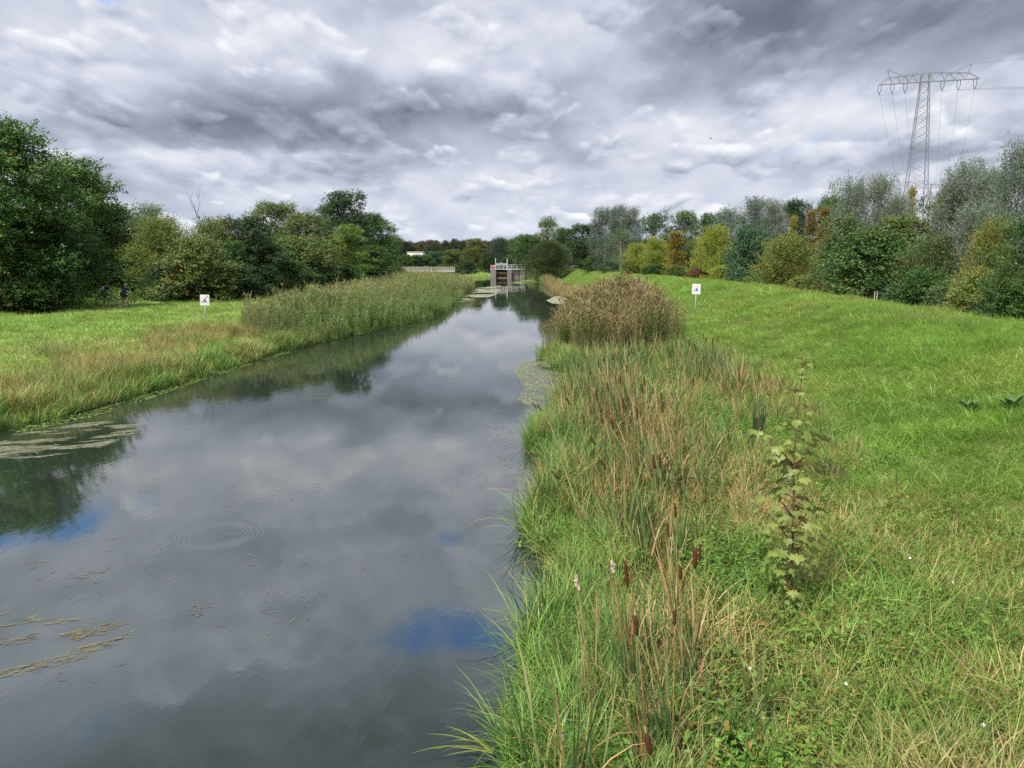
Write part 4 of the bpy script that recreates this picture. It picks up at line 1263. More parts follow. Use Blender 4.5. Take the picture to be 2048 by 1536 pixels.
# ------------------------------------------------------------------ pylon and its lines
D = 170.0
cxp = on_y(1834, 300, D)[0] + .5
e = empty('pylon', (cxp, D, .9), 'tall grey lattice pylon with one wide crossarm above the right trees', 'pylon')
zA = on_y(1850, 163, D)[2] - .9           # crossarm height
zT = on_y(1850, 147, D)[2] - .9
aa = math.radians(-17)
ca, sa = math.cos(aa), math.sin(aa)
def rot2(x, y): return (x * ca - y * sa, x * sa + y * ca)
def half(z): return np.interp(z, [0, zA * .35, zA, zT], [3.3, 2.25, .82, .72])
mb = MB()
lv = [0]
while lv[-1] < zA - 1: lv.append(lv[-1] + max(1.5, half(lv[-1]) * 1.05))
lv[-1] = zA; lv.append(zT)
cs = [(-1, -1), (1, -1), (1, 1), (-1, 1)]
def P3(c, z):
    h = half(z); x, y = rot2(c[0] * h, c[1] * h); return (x, y, z)
for i in range(len(lv) - 1):
    za, zb = lv[i], lv[i + 1]
    for k in range(4):
        c0, c1 = cs[k], cs[(k + 1) % 4]
        mb.beam(P3(c0, za), P3(c0, zb), .125)
        mb.beam(P3(c0, za), P3(c1, zb), .058); mb.beam(P3(c1, za), P3(c0, zb), .058)
        if i % 4 == 0: mb.beam(P3(c0, za), P3(c1, za), .07)
mb.obj('lattice_tower', M_lattice, e)
armL = (1847 - 1770) / FPX * D * 1.03; armR = (1938 - 1847) / FPX * D * 1.0
def A(x, y, z): q = rot2(x, y); return (q[0], q[1], z)
mb = MB()
zk = zT + .05
for yy in (-.62, .62):
    mb.beam(A(-armL, yy * .35, zA - .1), A(armR, yy * .35, zA - .1), .15)
    tl, trr = -armL * .78, armR * .80
    mb.beam(A(tl, yy * .5, zA + (zT - zA) * .72), A(-.8, yy, zk), .10); mb.beam(A(-.8, yy, zk), A(.8, yy, zk), .10); mb.beam(A(.8, yy, zk), A(trr, yy * .5, zA + (zT - zA) * .72), .10)
    def topz(x):
        return np.interp(x, [tl, -.8, .8, trr], [zA + (zT - zA) * .72, zk, zk, zA + (zT - zA) * .72])
    for side, lim in ((-1, -tl), (1, trr)):
        xs = [lim * f for f in (.08, .36, .56, .80, 1.0)]
        bs = [lim * f for f in (.22, .46, .68, .92)]
        for i in range(4):
            mb.beam(A(side * xs[i], yy * .6, topz(side * xs[i])), A(side * bs[i], yy * .4, zA), .075)
            mb.beam(A(side * bs[i], yy * .4, zA), A(side * xs[i + 1], yy * .6, topz(side * xs[i + 1])), .075)
        mb.beam(A(side * lim, yy * .5, topz(side * lim)), A(side * (armL if side < 0 else armR), yy * .35, zA), .1)
mb.obj('crossarm', M_lattice, e)
for side in (-1, 1):
    lim = armL if side < 0 else armR
    mb = MB()
    tip = A(side * lim * .84, 0, zT + 1.35)
    mb.beam(A(side * lim * .38, 0, zA + .9), tip, .16); mb.beam(A(side * lim * .78, 0, zA + 1.2), tip, .11)
    mb.obj('earth_wire_peak', M_lattice, e)
att = []
for f in (-.985, -.70, -.42, .33, .63, .93):
    x_ = f * (armL if f < 0 else armR)
    mb = MB()
    q0, q1 = A(x_ - .32, 0, zA - .1), A(x_ + .32, 0, zA - .1)
    lo = A(x_, 0, zA - 2.0)
    for q in (q0, q1):
        mb.tube([q, (q[0], q[1], zA - 1.4), lo], [.065, .065, .055], 6)
    mb.ball(lo, .14, 8, 5)
    mb.obj('insulator', M_ins, e)
    att.append((cxp + lo[0], D + lo[1], .9 + lo[2]))
def wire(name, a, b, sag, label, r=.022, grp='power lines of the pylon'):
    t = np.linspace(0, 1, 26)[:, None]
    P = np.asarray(a) * (1 - t) + np.asarray(b) * t
    P[:, 2] -= 4 * sag * (t * (1 - t))[:, 0]
    mb = MB(); mb.tube(P - np.asarray(a), r, 4)
    o = mb.obj(name, M_wire, loc=a); tag(o, label, 'power line', grp)
names6 = ['far left', 'second', 'third', 'fourth', 'fifth', 'far right']
vanish = on_y(1862, 470, 620)
for i, a in enumerate(att):
    spread = (i - 2.5) * 3.9
    wire('power_line', a, (vanish[0] + spread, 620, 42), 14, 'thin power line dropping away behind the pylon from its %s insulator' % names6[i])
    if i >= 3:
        wire('power_line', a, (a[0] + 190 + (i - 3) * 2, a[1] - 60 - 6 * i, a[2] + 4.5 - i * .2), 4.5, 'thin power line leaving to the right edge from the %s insulator' % names6[i])
    b = A(0, 0, 0)
    wire('jumper_cable', a, (a[0] + 1.9, a[1] - .7, a[2] + 1.9), 1.1, 'short looped cable beside the %s insulator of the pylon' % names6[i], .03, 'jumper cables of the pylon')
tpk = A(armR * .84, 0, zT + 1.35)
wire('earth_wire', (cxp + tpk[0], D + tpk[1], .9 + tpk[2]), (cxp + 190, D - 80, 62), 3.5, 'thin earth wire leaving the right peak of the pylon', .03)
# second, lower crossarm structure glimpsed behind the crowns at the pylon foot
p0 = on_y(1862, 376, 230); 
e2 = empty('lattice_beam', (p0[0], 230, p0[2]), 'horizontal grey lattice beam just above the trees right of the pylon foot', 'lattice beam')
mb = MB(); Lx = (1902 - 1862) / FPX * 230
for zz_ in (0, 1.1):
    mb.beam((-2, 0, zz_), (Lx, 0, zz_), .16)
for k in range(7):
    mb.beam((Lx * k / 7, 0, 0), (Lx * (k + .5) / 7, 0, 1.1), .1); mb.beam((Lx * (k + .5) / 7, 0, 1.1), (Lx * (k + 1) / 7, 0, 0), .1)
mb.obj('beam', M_lattice, e2)
for xx in (0, Lx): 
    mb = MB(); mb.beam((xx, 0, -p0[2]), (xx, 0, 1.1), .25); mb.obj('post', M_lattice, e2)

# small bird in the sky
bp_ = on_y(1421, 277, 120)
mb = MB(); mb.tube([(-.16, 0, 0), (0, 0, .01), (.2, 0, .0)], [.03, .07, .02], 6)
ob = mb.obj('bird', M_ins, loc=bp_, smooth=True); tag(ob, 'small dark bird flying under the clouds, a mere dot', 'bird')
mb = MB(); mb.add([(-.05, 0, .02), (.1, 0, .02), (.0, .38, .12), (-.1, .36, .12), (.0, -.38, .12), (-.1, -.36, .12)], [(0, 1, 2, 3), (1, 0, 5, 4)]); mb.obj('wings', M_ins, ob)

# ------------------------------------------------------------------ cyclists
M_skin = plain_mat('skin', (.50, .29, .20), .55, .3, var=.08)
M_navy = plain_mat('navy cloth', (.025, .03, .075), .85, .1, var=.3, scale=14)
M_black = plain_mat('black cloth', (.028, .03, .04), .85, .1, var=.3, scale=14)
M_tyre = plain_mat('tyre rubber', (.018, .018, .018), .8, .2, var=.2)
M_frame = plain_mat('dark bicycle paint', (.03, .035, .045), .35, .5, var=.1)
M_metal = plain_mat('bright alloy', (.45, .45, .46), .35, .5, metal=.6, var=.1)
M_orange = plain_mat('orange frame paint', (.40, .09, .02), .35, .5, var=.1)
M_pack = plain_mat('grey backpack cloth', (.27, .27, .30), .8, .15, var=.3, scale=12)
M_helm = plain_mat('dark helmet', (.04, .045, .055), .35, .5, var=.2)
M_helmg = plain_mat('grey helmet', (.27, .29, .33), .3, .5, var=.2)
M_shoe = plain_mat('white shoe', (.6, .6, .58), .6, .3, var=.1)
M_hair = plain_mat('dark hair', (.02, .015, .012), .7, .2)


def solid(name, mb, mat, parent, vox=.014, smooth_it=4):
    """fuses overlapping limbs into one continuous surface"""
    o = bpy.data.objects.new('tmp', mb.mesh('tmp', mat)); COL.objects.link(o)
    r = o.modifiers.new('r', 'REMESH'); r.mode = 'VOXEL'; r.voxel_size = vox; r.use_smooth_shade = True
    sm = o.modifiers.new('s', 'SMOOTH'); sm.iterations = smooth_it; sm.factor = .5
    dg = bpy.context.evaluated_depsgraph_get()
    me = bpy.data.meshes.new_from_object(o.evaluated_get(dg))
    me.materials.clear(); me.materials.append(mat)
    bpy.data.objects.remove(o)
    me.name = name
    q = bpy.data.objects.new(name, me); COL.objects.link(q); q.parent = parent
    return q


def bicycle(loc, rz, label, fmat):
    e = empty('bicycle', loc, label, 'bicycle', 'bicycles of the two riders', rz)
    R = .345
    for xw in (-.54, .56):
        mb = MB(); t = np.linspace(0, 2 * PI, 33)
        mb.tube(np.stack([xw + R * np.cos(t), 0 * t, R + R * np.sin(t)], 1), .026, 8, cap=False)
        w = mb.obj('wheel', M_tyre, e, smooth=True)
        mb = MB(); mb.tube(np.stack([xw + (R - .035) * np.cos(t), 0 * t, R + (R - .035) * np.sin(t)], 1), .014, 6, cap=False)
        mb.tube([(xw, -.05, R), (xw, .05, R)], .025, 8); mb.obj('rim', M_metal, w, smooth=True)
        mb = MB()
        for k in range(14):
            a = k * 2 * PI / 14
            mb.tube([(xw, .03 * (-1) ** k, R), (xw + (R - .04) * math.cos(a), 0, R + (R - .04) * math.sin(a))], .0025, 3)
        mb.obj('spokes', M_metal, w)
    bb, st, hd, hl = (-.06, 0, .30), (-.22, 0, .82), (.36, 0, .90), (.40, 0, .74)
    mb = MB()
    for a, b, r in [(bb, st, .017), (st, hd, .018), (bb, hl, .021), (hd, hl, .022)]: mb.tube([a, b], r, 8)
    for s in (-1, 1):
        mb.tube([(-.54, .05 * s, R), bb], .011, 6); mb.tube([(-.54, .05 * s, R), (-.20, .02 * s, .74)], .010, 6)
    mb.obj('frame', fmat, e, smooth=True)
    mb = MB()
    for s in (-1, 1): mb.tube([(.56, .055 * s, R), (.43, .055 * s, .72)], .017, 8)
    mb.tube([(.43, -.06, .72), (.43, .06, .72)], .02, 8); mb.obj('fork', M_metal, e, smooth=True)
    mb = MB(); mb.tube([(.37, 0, .9), (.34, 0, 1.0), (.40, 0, 1.03)], .015, 8); mb.tube([(.36, -.34, 1.04), (.41, -.15, 1.03), (.41, .15, 1.03), (.36, .34, 1.04)], .014, 8)
    mb.obj('handlebar', M_frame, e, smooth=True)
    mb = MB(); mb.tube([(-.22, 0, .80), (-.245, 0, .93)], .013, 8); mb.ball((-.27, 0, .95), (.14, .075, .03)); mb.ball((-.15, 0, .955), (.10, .025, .022))
    mb.obj('saddle', M_tyre, e, smooth=True)
    mb = MB(); ca_ = math.radians(70)
    mb.tube([(-.06, -.05, .30), (-.06, .05, .30)], .03, 10)
    t = np.linspace(0, 2 * PI, 17); mb.tube(np.stack([-.06 + .09 * np.cos(t), 0 * t - .055, .30 + .09 * np.sin(t)], 1), .006, 4, cap=False)
    mb.tube([(-.06, -.08, .30), (-.06 + .1, -.08, .30 + .14)], .011, 6); mb.tube([(-.06, .08, .30), (-.06 - .1, .08, .30 - .14)], .011, 6)
    mb.obj('crank', M_metal, e, smooth=True)
    for s, px_, pz_ in ((-1, .04, .44), (1, -.16, .16)):
        mb = MB(); mb.box((px_, s * .13, pz_), (.09, .10, .022)); mb.obj('pedal', M_tyre, e)
    return e


def rider(loc, rz, label, sleeves, top_mat, helmet, up=0.0):
    e = empty('person', loc, label, 'person', 'the two cyclists', rz)
    hip = np.array((-.25, 0, 1.00)); ch = np.array((.00, 0, 1.40)); nk = np.array((.06, 0, 1.53)); hdp = np.array((.13, 0, 1.66))
    body = MB()
    # torso
    body.tube([hip + (-.02, 0, -.05), hip + (.03, 0, .10), (hip + ch) / 2, ch, nk], [.12, .15, .145, .16, .06], 14)
    body.ball(hip + (0, 0, 0), (.15, .18, .13), 14, 9); body.ball(ch, (.13, .20, .14), 14, 9)
    body.tube([nk - (.02, 0, .05), nk, hdp], [.065, .058, .06], 10)
    body.ball(hdp + (.015, 0, .03), (.10, .078, .118), 14, 10); body.ball(hdp + (.05, 0, -.045), (.055, .05, .05), 10, 7)
    body.ball(hdp + (.115, 0, .0), (.02, .014, .022), 6, 5)
    limbs = {}
    for s in (-1, 1):
        sh = ch + (.03, s * .20, .05); el = np.array((.20, s * .34, 1.19)); wr = np.array((.345, s * .315, 1.075))
        body.tube([sh, (sh + el) / 2, el], [.062, .052, .043], 10); body.ball(sh, .066, 10, 7)
        body.tube([el, (el + wr) / 2, wr], [.043, .040, .028], 10); body.ball(el, .043, 8, 6)
        # hand closed round the grip
        body.ball(wr + (.03, 0, -.012), (.045, .042, .022), 8, 6)
        for k in range(4):
            yy = s * (.315 - .03 + .021 * k); ln = (.9, 1.0, .95, .8)[k]
            body.tube([(wr[0] + .05, yy, 1.075), (wr[0] + .05 + .035 * ln, yy, 1.055), (wr[0] + .05 + .03 * ln, yy, 1.022), (wr[0] + .045, yy, 1.015)], [.010, .010, .009, .008], 6)
        body.tube([(wr[0] + .01, s * (.315 - .045), 1.065), (wr[0] + .04, s * (.315 - .07), 1.045), (wr[0] + .065, s * (.315 - .065), 1.03)], [.012, .010, .008], 6)
        foot_ = np.array((.06, s * .13, .50)) if s < 0 else np.array((-.18, s * .13, .225))
        hp = hip + (.02, s * .10, -.02); kn = np.array((.20, s * .13, .86)) if s < 0 else np.array((.06, s * .125, .64))
        an = foot_ + (-.07, 0, .05)
        body.tube([hp, (hp + kn) / 2, kn], [.095, .080, .058], 12); body.ball(kn, .058, 10, 7)
        mid = (kn * .65 + an * .35) + (-.03, 0, 0)
        body.tube([kn, mid, an], [.055, .056, .035], 10)
        body.ball(an, .038, 8, 6)
        limbs[s] = (sh, el, wr, hp, kn, an, foot_)
    solid('body', body, M_skin, e)
    # clothing
    sh_ = MB()
    sh_.tube([hip + (-.03, 0, -.02), hip + (.03, 0, .11), (hip + ch) / 2, ch, nk - (.01, 0, .035)], [.155, .166, .160, .172, .085], 14)
    sh_.ball(ch, (.145, .215, .152), 14, 9); sh_.ball(hip + (0, 0, .06), (.165, .19, .12), 14, 9)
    so_ = MB()
    for s in (-1, 1):
        s0, el, wr, hp, kn, an, ft = limbs[s]
        sh_.ball(s0, .08, 10, 7)
        if sleeves: sh_.tube([s0, (s0 + el) / 2, el], [.076, .068, .058], 10); sh_.ball(el, .058, 8, 6); sh_.tube([el, el * .25 + wr * .75], [.057, .044], 10)
        else: sh_.tube([s0, s0 * .45 + el * .55], [.078, .072], 10)
        so_.tube([hp, (hp + kn) / 2, hp * .12 + kn * .88], [.112, .100, .080], 12)
        shoe = MB(); shoe.ball(ft + (0, 0, .025), (.135, .048, .042), 10, 7); shoe.ball(an + (0, 0, -.01), (.05, .045, .05), 8, 6)
        solid('shoe', shoe, M_shoe if not sleeves else M_black, e, .012, 2)
    so_.ball(hip + (0, 0, -.01), (.168, .198, .135), 14, 9)
    solid('shirt', sh_, top_mat, e); solid('shorts', so_, M_black, e)
    hb_ = MB(); hb_.ball(hdp + (-.01, 0, .055), (.115, .092, .10), 14, 8)
    solid('hair', hb_, M_hair, e, .012, 1)
    hm = MB(); hm.ball(hdp + (-.005, 0, .09), (.145, .108, .105), 16, 9)
    for k in (-1, 0, 1): hm.tube([hdp + (-.14, k * .04, .12), hdp + (-.02, k * .05, .20), hdp + (.11, k * .035, .13)], .022, 6)
    solid('helmet', hm, helmet, e, .012, 1)
    return e


cA = on_z(214.5, 613.5, 1.5); cB = on_z(252.5, 616.5, 1.5)
aA, aB = math.radians(60), math.radians(73)
zA_, zB_ = gz(*cA) + .05, gz(*cB) + .05
bicycle((cA[0], cA[1], zA_), aA, 'dark mountain bike ridden by the person with the backpack', M_frame)
rider((cA[0], cA[1], zA_), aA, 'person in dark long sleeves and shorts riding a bike with a grey backpack on', True, M_black, M_helm)
bicycle((cB[0], cB[1], zB_), aB, 'mountain bike with orange frame tubes ridden by the bare-armed person', M_orange)
rider((cB[0], cB[1], zB_), aB, 'person in navy short-sleeved shirt, black shorts and grey helmet riding a bike', False, M_navy, M_helmg)
e = empty('backpack', (cA[0], cA[1], zA_), 'grey backpack worn by the left cyclist', 'backpack', None, aA)
mb = MB(); mb.ball((-.27, 0, 1.36), (.12, .16, .22), 12, 9, rot=Matrix.Rotation(.45, 3, 'Y')); mb.ball((-.35, 0, 1.27), (.08, .13, .12), 10, 7)
solid('bag', mb, M_pack, e)
for s in (-1, 1):
    mb = MB(); mb.tube([(-.20, s * .10, 1.52), (-.02, s * .12, 1.60), (.11, s * .13, 1.47), (.04, s * .15, 1.28), (-.16, s * .14, 1.2)], .02, 6); mb.obj('strap', M_pack, e, smooth=True)
# ------------------------------------------------------------------ single plants of the right bank
def plant_mat(name, c1, c2, trans=.25, tip=None):
    m, n, out = new_mat(name)
    c = n.mix(n.attr('rnd'), c1, c2)
    if tip: c = n.mix(n.m('MULTIPLY_ADD', n.add(n.attr('along'), n.mul(n.attr('tone'), .6)), 3.0, -2.6, clamp=True), c, tip)
    leafy(n, out, c, trans, .45, .3)
    return m


P_strap = plant_mat('cattail green', (.05, .115, .038), (.12, .19, .055), .2, (.34, .20, .09))
P_dry = plant_mat('cattail dry leaf', (.36, .24, .115), (.24, .135, .06), .15)
P_stalk = plain_mat('cattail stalk', (.24, .19, .07), .7, .2, var=.3, scale=9)
P_spike = plain_mat('brown velvet spike', (.075, .032, .017), .95, .05, var=.35, scale=90, bump=.5)
P_fluff = plain_mat('pale seed fluff', (.36, .29, .23), 1.0, .0, var=.25, scale=60, bump=.8)


def base_of(u, v, ztop):
    """ground point under a tip seen at pixel (u, v) that stands ztop above the water"""
    X, y = on_z(u, v, ztop)
    return X, y


ncat = 0
def cattail(u, v, L=.19, lean=(-.10, .0), h=1.75, r=.017, label=None, group=None, nleaf=5, dry=.35, fluff=False):
    """cattail whose spike tip shows at pixel (u, v)"""
    global ncat
    rr = random.Random(ncat * 7 + 3); ncat += 1
    X, y = on_z(u, v, .45 + h)
    bx, by = X - lean[0] * h, y - lean[1] * h
    zb = gz(bx, by)
    if zb < 0: zb = -.05
    ht = .45 + h - zb
    e = empty('cattail', (bx, by, zb), label, 'cattail', group)
    tip = np.array((lean[0] * h, lean[1] * h, ht))
    f = np.linspace(0, 1, 7)[:, None]
    ax = np.array([0, 0, 1.0]) * ht * f + np.array((lean[0] * h, lean[1] * h, 0)) * f ** 1.6
    mb = MB(); mb.tube(ax, np.linspace(.0075, .0035, 7), 6); mb.obj('stalk', P_stalk, e, smooth=True)
    d = norm(ax[-1] - ax[-2])
    s1 = tip - d * .05; s0 = s1 - d * L
    k = np.linspace(0, 1, 9)[:, None]
    mb = MB()
    if fluff:
        for q in range(12):
            c = s0 + (s1 - s0) * (q / 11) + np.array([rr.uniform(-.016, .016) for _ in range(3)])
            mb.ball(c, (r * rr.uniform(.6, 1.1), r * rr.uniform(.6, 1.1), r * rr.uniform(.9, 1.6)), 8, 6)
        mb.obj('seed_head', P_fluff, e, smooth=True)
    else:
        prof = r * np.array([.35, .85, 1, 1.02, 1.02, 1.0, .98, .85, .3])
        mb.tube(s0 + (s1 - s0) * k, prof, 10); mb.obj('spike', P_spike, e, smooth=True)
    mb = MB()
    az = math.atan2(lean[1], lean[0] - 1e-6)
    mb.blades(nleaf, .06, (ht * .6, ht * 1.0), (.014, .024), (.03, .22), (.05, .5), az0=az, azs=1.0, segs=6, flat=2.8)
    mb.obj('leaves', P_dry if rr.random() < dry else P_strap, e)
    if rr.random() < .7:
        mb = MB(); mb.blades(3, .07, (ht * .45, ht * .9), (.012, .022), (.1, .35), (.8, 2.6), az0=az, azs=1.4, segs=7, flat=2.8, pw=2.5)
        mb.obj('dry_leaves', P_dry, e)
    return e


near = [
    (1390, 1086, .24, (-.03, 0), .024, 'thick dark brown cattail spike, left one of the upright pair right of the foreground clump', 0),
    (1401, 1078, .22, (.0, 0), .016, 'slim dark cattail spike, right one of the upright pair right of the foreground clump', 0),
    (1360, 1122, .15, (-.05, 0), .017, 'short cattail spike behind a bent straw blade, left below the upright pair', 0),
    (1249, 1112, .30, (-.09, 0), .018, 'long rusty cattail spike next to the white fluffy seed head', 0),
    (1268, 1219, .20, (-.10, 0), .020, 'thick red-brown cattail spike in the middle of the foreground clump', 0),
    (1349, 1207, .16, (-.02, 0), .016, 'cattail spike standing straight among dry stems of the foreground clump', 0),
    (1224, 1116, .10, (-.12, 0), .020, 'cattail with white burst seed head beside the long rusty spike', 1),
    (1150, 1145, .13, (-.12, 0), .018, 'cattail with pale fluffy seed head nearest to the water', 1),
    (1333, 1034, .20, (-.10, 0), .014, 'leaning dark cattail spike below the leaning taller one', 0),
    (1350, 998, .19, (-.05, 0), .016, 'upright dark cattail spike just above the upright pair', 0),
]
for u, v, L, ln, r, lb, fl in near:
    cattail(u, v, L, ln, 1.55 if v > 1050 else 1.65, r, lb, 'foreground cattails', 7, .15, bool(fl))
cattail(1289, 1452, .17, (-.16, -.02), 1.5, .020, 'nearest cattail with a split brown spike at the bottom edge', 'foreground cattails', 7, .2)
mid = [(1207, 707, -.06), (1225, 703, -.05), (1196, 717, -.06), (1263, 691, -.02), (1258, 696, -.03), (1278, 688, -.02), (1178, 730, -.08), (1253, 725, -.04), (1287, 749, -.08), (1282, 763, -.12),
       (1323, 780, -.03), (1325, 799, -.02), (1273, 809, -.06), (1222, 830, -.12), (1306, 901, -.08), (1319, 901, -.05), (1240, 745, -.05), (1214, 760, -.1), (1190, 775, -.12), (1245, 790, -.1)]
for u, v, l in mid:
    cattail(u, v, .24, (l, 0), 1.75, .019, 'brown cattail spike in the dense stand by the floating leaves', 'cattails of the dense stand', 4, .45)
for u, v, l, lb in [(1131, 790, -.30, 'cattail leaning left over the floating leaves'), (1063, 802, -.62, 'strongly leaning cattail reaching out over the water, outermost'), (1072, 806, -.60, 'strongly leaning cattail reaching out over the water, beside the outermost'),
                    (1178, 866, -.35, 'bent brown cattail leaning left above the lush sedge'), (1200, 912, -.28, 'second bent cattail leaning left above the lush sedge'), (1099, 936, -.62, 'fallen cattail lying out towards the water below the lush sedge')]:
    cattail(u, v, .20, (l, 0), 1.45 if l > -.5 else 1.0, .019, lb, 'leaning cattails', 4, .6)
for u, v, l in [(1355, 660, -.02), (1368, 667, 0), (1407, 664, -.01), (1413, 671, .02), (1436, 669, 0), (1391, 686, -.03), (1426, 672, .05), (1378, 676, -.04)]:
    cattail(u, v, .26, (l, 0), 1.7, .021, 'dark cattail spike at the foot of the dike beside the reed clump', 'cattails at the foot of the dike', 4, .6)
for u, v, l, lb in [(1399, 733, -.02, 'dark cattail spike right of two shorter ones at the dike foot'), (1387, 751, 0, 'short dark cattail spike on a bare stem at the dike foot'), (1479, 742, 0, 'lone cattail with a dark spike on the smooth dike grass side'), (1515, 828, 0, 'small dark cattail spike in the blue-green leaf clump')]:
    cattail(u, v, .25, (l, 0), 1.6, .020, lb, 'cattails at the foot of the dike', 5, .5)

# blue-green iris-like clump left of the sapling
X_, y_ = hit(1512, 892)
e = empty('leaf_clump', (X_, y_, gz(X_, y_)), 'upright blue-green clump of sword leaves left of the maple sapling', 'leaf clump')
mb = MB(); mb.blades(34, .20, (.8, 1.5), (.016, .028), (.0, .16), (.0, .2), azs=9, segs=5, flat=3); mb.obj('leaves', plant_mat('blue-green sword leaf', (.028, .075, .038), (.06, .12, .055), .15), e)
mb = MB(); mb.blades(10, .25, (.5, 1.0), (.012, .02), (.2, .6), (.5, 1.4), azs=9, segs=5); mb.obj('dry_leaves', P_dry, e)

# maple sapling
M_sap = plant_mat('sapling leaf', (.14, .205, .045), (.235, .28, .07), .42)
M_stem = plain_mat('sapling stem', (.10, .062, .035), .8, .2, var=.3, scale=12)
X_, y_ = hit(1572, 1238)
zb = gz(X_, y_)
ztop = on_y(1583, 716, y_)[2]
HS = ztop - zb
e = empty('maple_sapling', (X_, y_, zb), 'slim young maple with lobed olive-green leaves standing in the grass', 'sapling')
f = np.linspace(0, 1, 12)[:, None]
ax = np.array([0, 0, HS]) * f + np.stack([.03 * np.sin(f[:, 0] * 7) - .0, .02 * np.cos(f[:, 0] * 5), 0 * f[:, 0]], 1)
mb = MB(); mb.tube(ax, np.linspace(.018, .005, 12), 8); mb.obj('stem', M_stem, e, smooth=True)


def maple_leaf(mb, p, d, nrm, L):
    d = norm(np.asarray(d)); s = norm(np.cross(d, nrm)); nn = np.cross(s, d)
    out = [(0, 0), (.10, .18), (.42, .02), (.36, .22), (.62, .34), (.42, .46), (.46, .62), (.22, .60), (.0, 1.0)]
    R = [(x, y) for x, y in out]
    pts = R + [(-x, y) for x, y in R[-2:0:-1]]
    V = []
    for x, y in pts:
        V.append(np.asarray(p) + s * x * L + d * y * L + nn * (-.16 * abs(x) * L - .14 * y * y * L))
    c = np.asarray(p) + d * .35 * L
    V.append(c)
    k = len(pts)
    mb.add(V, None, [(i, (i + 1) % k, k) for i in range(k)], rnd=U(0, 1))


lv, st = MB(), MB()
def leaf_on(p, az, pl, L, drop):
    q = p + np.array([math.cos(az) * pl, math.sin(az) * pl, pl * U(.0, .35)])
    lv.tube([p, (p + q) / 2 + (0, 0, .02), q], [.0035, .003, .0025], 4, m=1)
    maple_leaf(lv, q, (math.cos(az), math.sin(az), -drop), (U(-.2, .2), U(-.2, .2), 1), L)
for fz, np_, sc in [(.995, 5, .5), (.97, 4, .55), (.93, 3, .6), (.87, 5, .7), (.82, 3, .7), (.77, 5, .85), (.73, 5, .9), (.69, 4, .9), (.65, 5, 1), (.60, 7, 1.1), (.57, 6, 1.1), (.52, 5, 1.1), (.47, 6, 1.15), (.44, 5, 1.1), (.40, 6, 1.2), (.36, 6, 1.2), (.33, 5, 1.2), (.29, 6, 1.25), (.26, 6, 1.2), (.22, 6, 1.2), (.185, 6, 1.15), (.155, 5, 1.1), (.12, 6, 1.05), (.09, 5, 1.0), (.06, 5, .9)]:
    p = np.array([np.interp(fz * HS, ax[:, 2], ax[:, k]) for k in range(3)])
    a0_ = U(0, 6.28)
    np_ += 2 if fz < .62 else 1
    for k in range(np_):
        leaf_on(p + (0, 0, U(-.03, .03)), a0_ + k * 2 * PI / np_ + U(-.35, .35), U(.06, .30) * sc, U(.075, .165) * sc, U(.2, 1.8))
lv.obj('leaves', [M_sap, M_stem], e)
for (az_, fz, ln) in [(3.0, .585, .65), (3.5, .57, .5), (.6, .58, .5), (-.2, .60, .45), (2.8, .40, .5), (3.3, .30, .55), (.1, .34, .4), (.3, .22, .5)]:
    p = np.array([0, 0, fz * HS]); q = p + np.array([math.cos(az_) * ln * .65, math.sin(az_) * ln * .5, ln * .8])
    mb = MB(); mb.tube([p, (p + q) / 2 + (0, 0, .02), q], [.009, .007, .004], 6); b_ = mb.obj('branch', M_stem, e, smooth=True)
    lv = MB(); st = MB()
    for g in (.45, .7, .85, 1.0, 1.0):
        leaf_on(p + (q - p) * g, az_ + U(-1.3, 1.3), U(.06, .18), U(.09, .17), U(.2, 1.4))
    lv.obj('leaves', [M_sap, M_stem], b_)

# dark withered shrub right of the sapling
X_, y_ = hit(1650, 968)
e = empty('withered_shrub', (X_, y_, gz(X_, y_)), 'dark brown withered low shrub right of the maple sapling', 'shrub')
mb = MB()
for k in range(26):
    a = U(0, 6.28); r_ = U(.2, .62); hh = U(.18, .5)
    mb.tube([(0, 0, 0), (r_ * .5 * math.cos(a), r_ * .4 * math.sin(a), hh * .7), (r_ * math.cos(a), r_ * .8 * math.sin(a), hh)], [.006, .005, .003], 4)
mb.obj('stems', plain_mat('dark dead stem', (.05, .035, .025), .9, .1, var=.3), e)
k = 1500; a = U(0, 6.28, k); r_ = .62 * np.sqrt(U(0, 1, k)); hh = U(.05, .55, k) * (1.05 - r_ / .8)
P = np.stack([r_ * np.cos(a), r_ * .8 * np.sin(a), hh], 1)
mb = MB(); mb.leaves(P, rng.normal(0, 1, (k, 3)), rng.normal(0, 1, (k, 3)) + np.array([0, 0, 1.0]), U(.03, .06, k), asp=.5)
mb.obj('foliage', plant_mat('withered leaf', (.035, .035, .02), (.075, .055, .03), .1), e)

# broad docks on the dike slope
M_dock = plant_mat('dock leaf', (.045, .11, .028), (.085, .165, .04), .2)
for u, v, s_, l_ in [(1938, 832, 1.0, 'clump of broad dark dock leaves on the dike slope, left one'), (2022, 828, 1.15, 'clump of broad dark dock leaves on the dike slope, by the right edge')]:
    X_, y_ = hit(u, v)
    e = empty('dock_plant', (X_, y_, gz(X_, y_)), l_, 'dock plant', 'dock plants on the slope')
    for q in range(15):
        az_ = q * 2.4 + U(-.3, .3); mb = MB()
        mb.blades(1, .03, (.32 * s_, .5 * s_), (.10 * s_, .16 * s_), (.35, .9), (.4, 1.0), az0=az_, azs=.1, segs=6, flat=3.5, base=(0, 0, .12))
        mb.obj('leaf', M_dock, e)

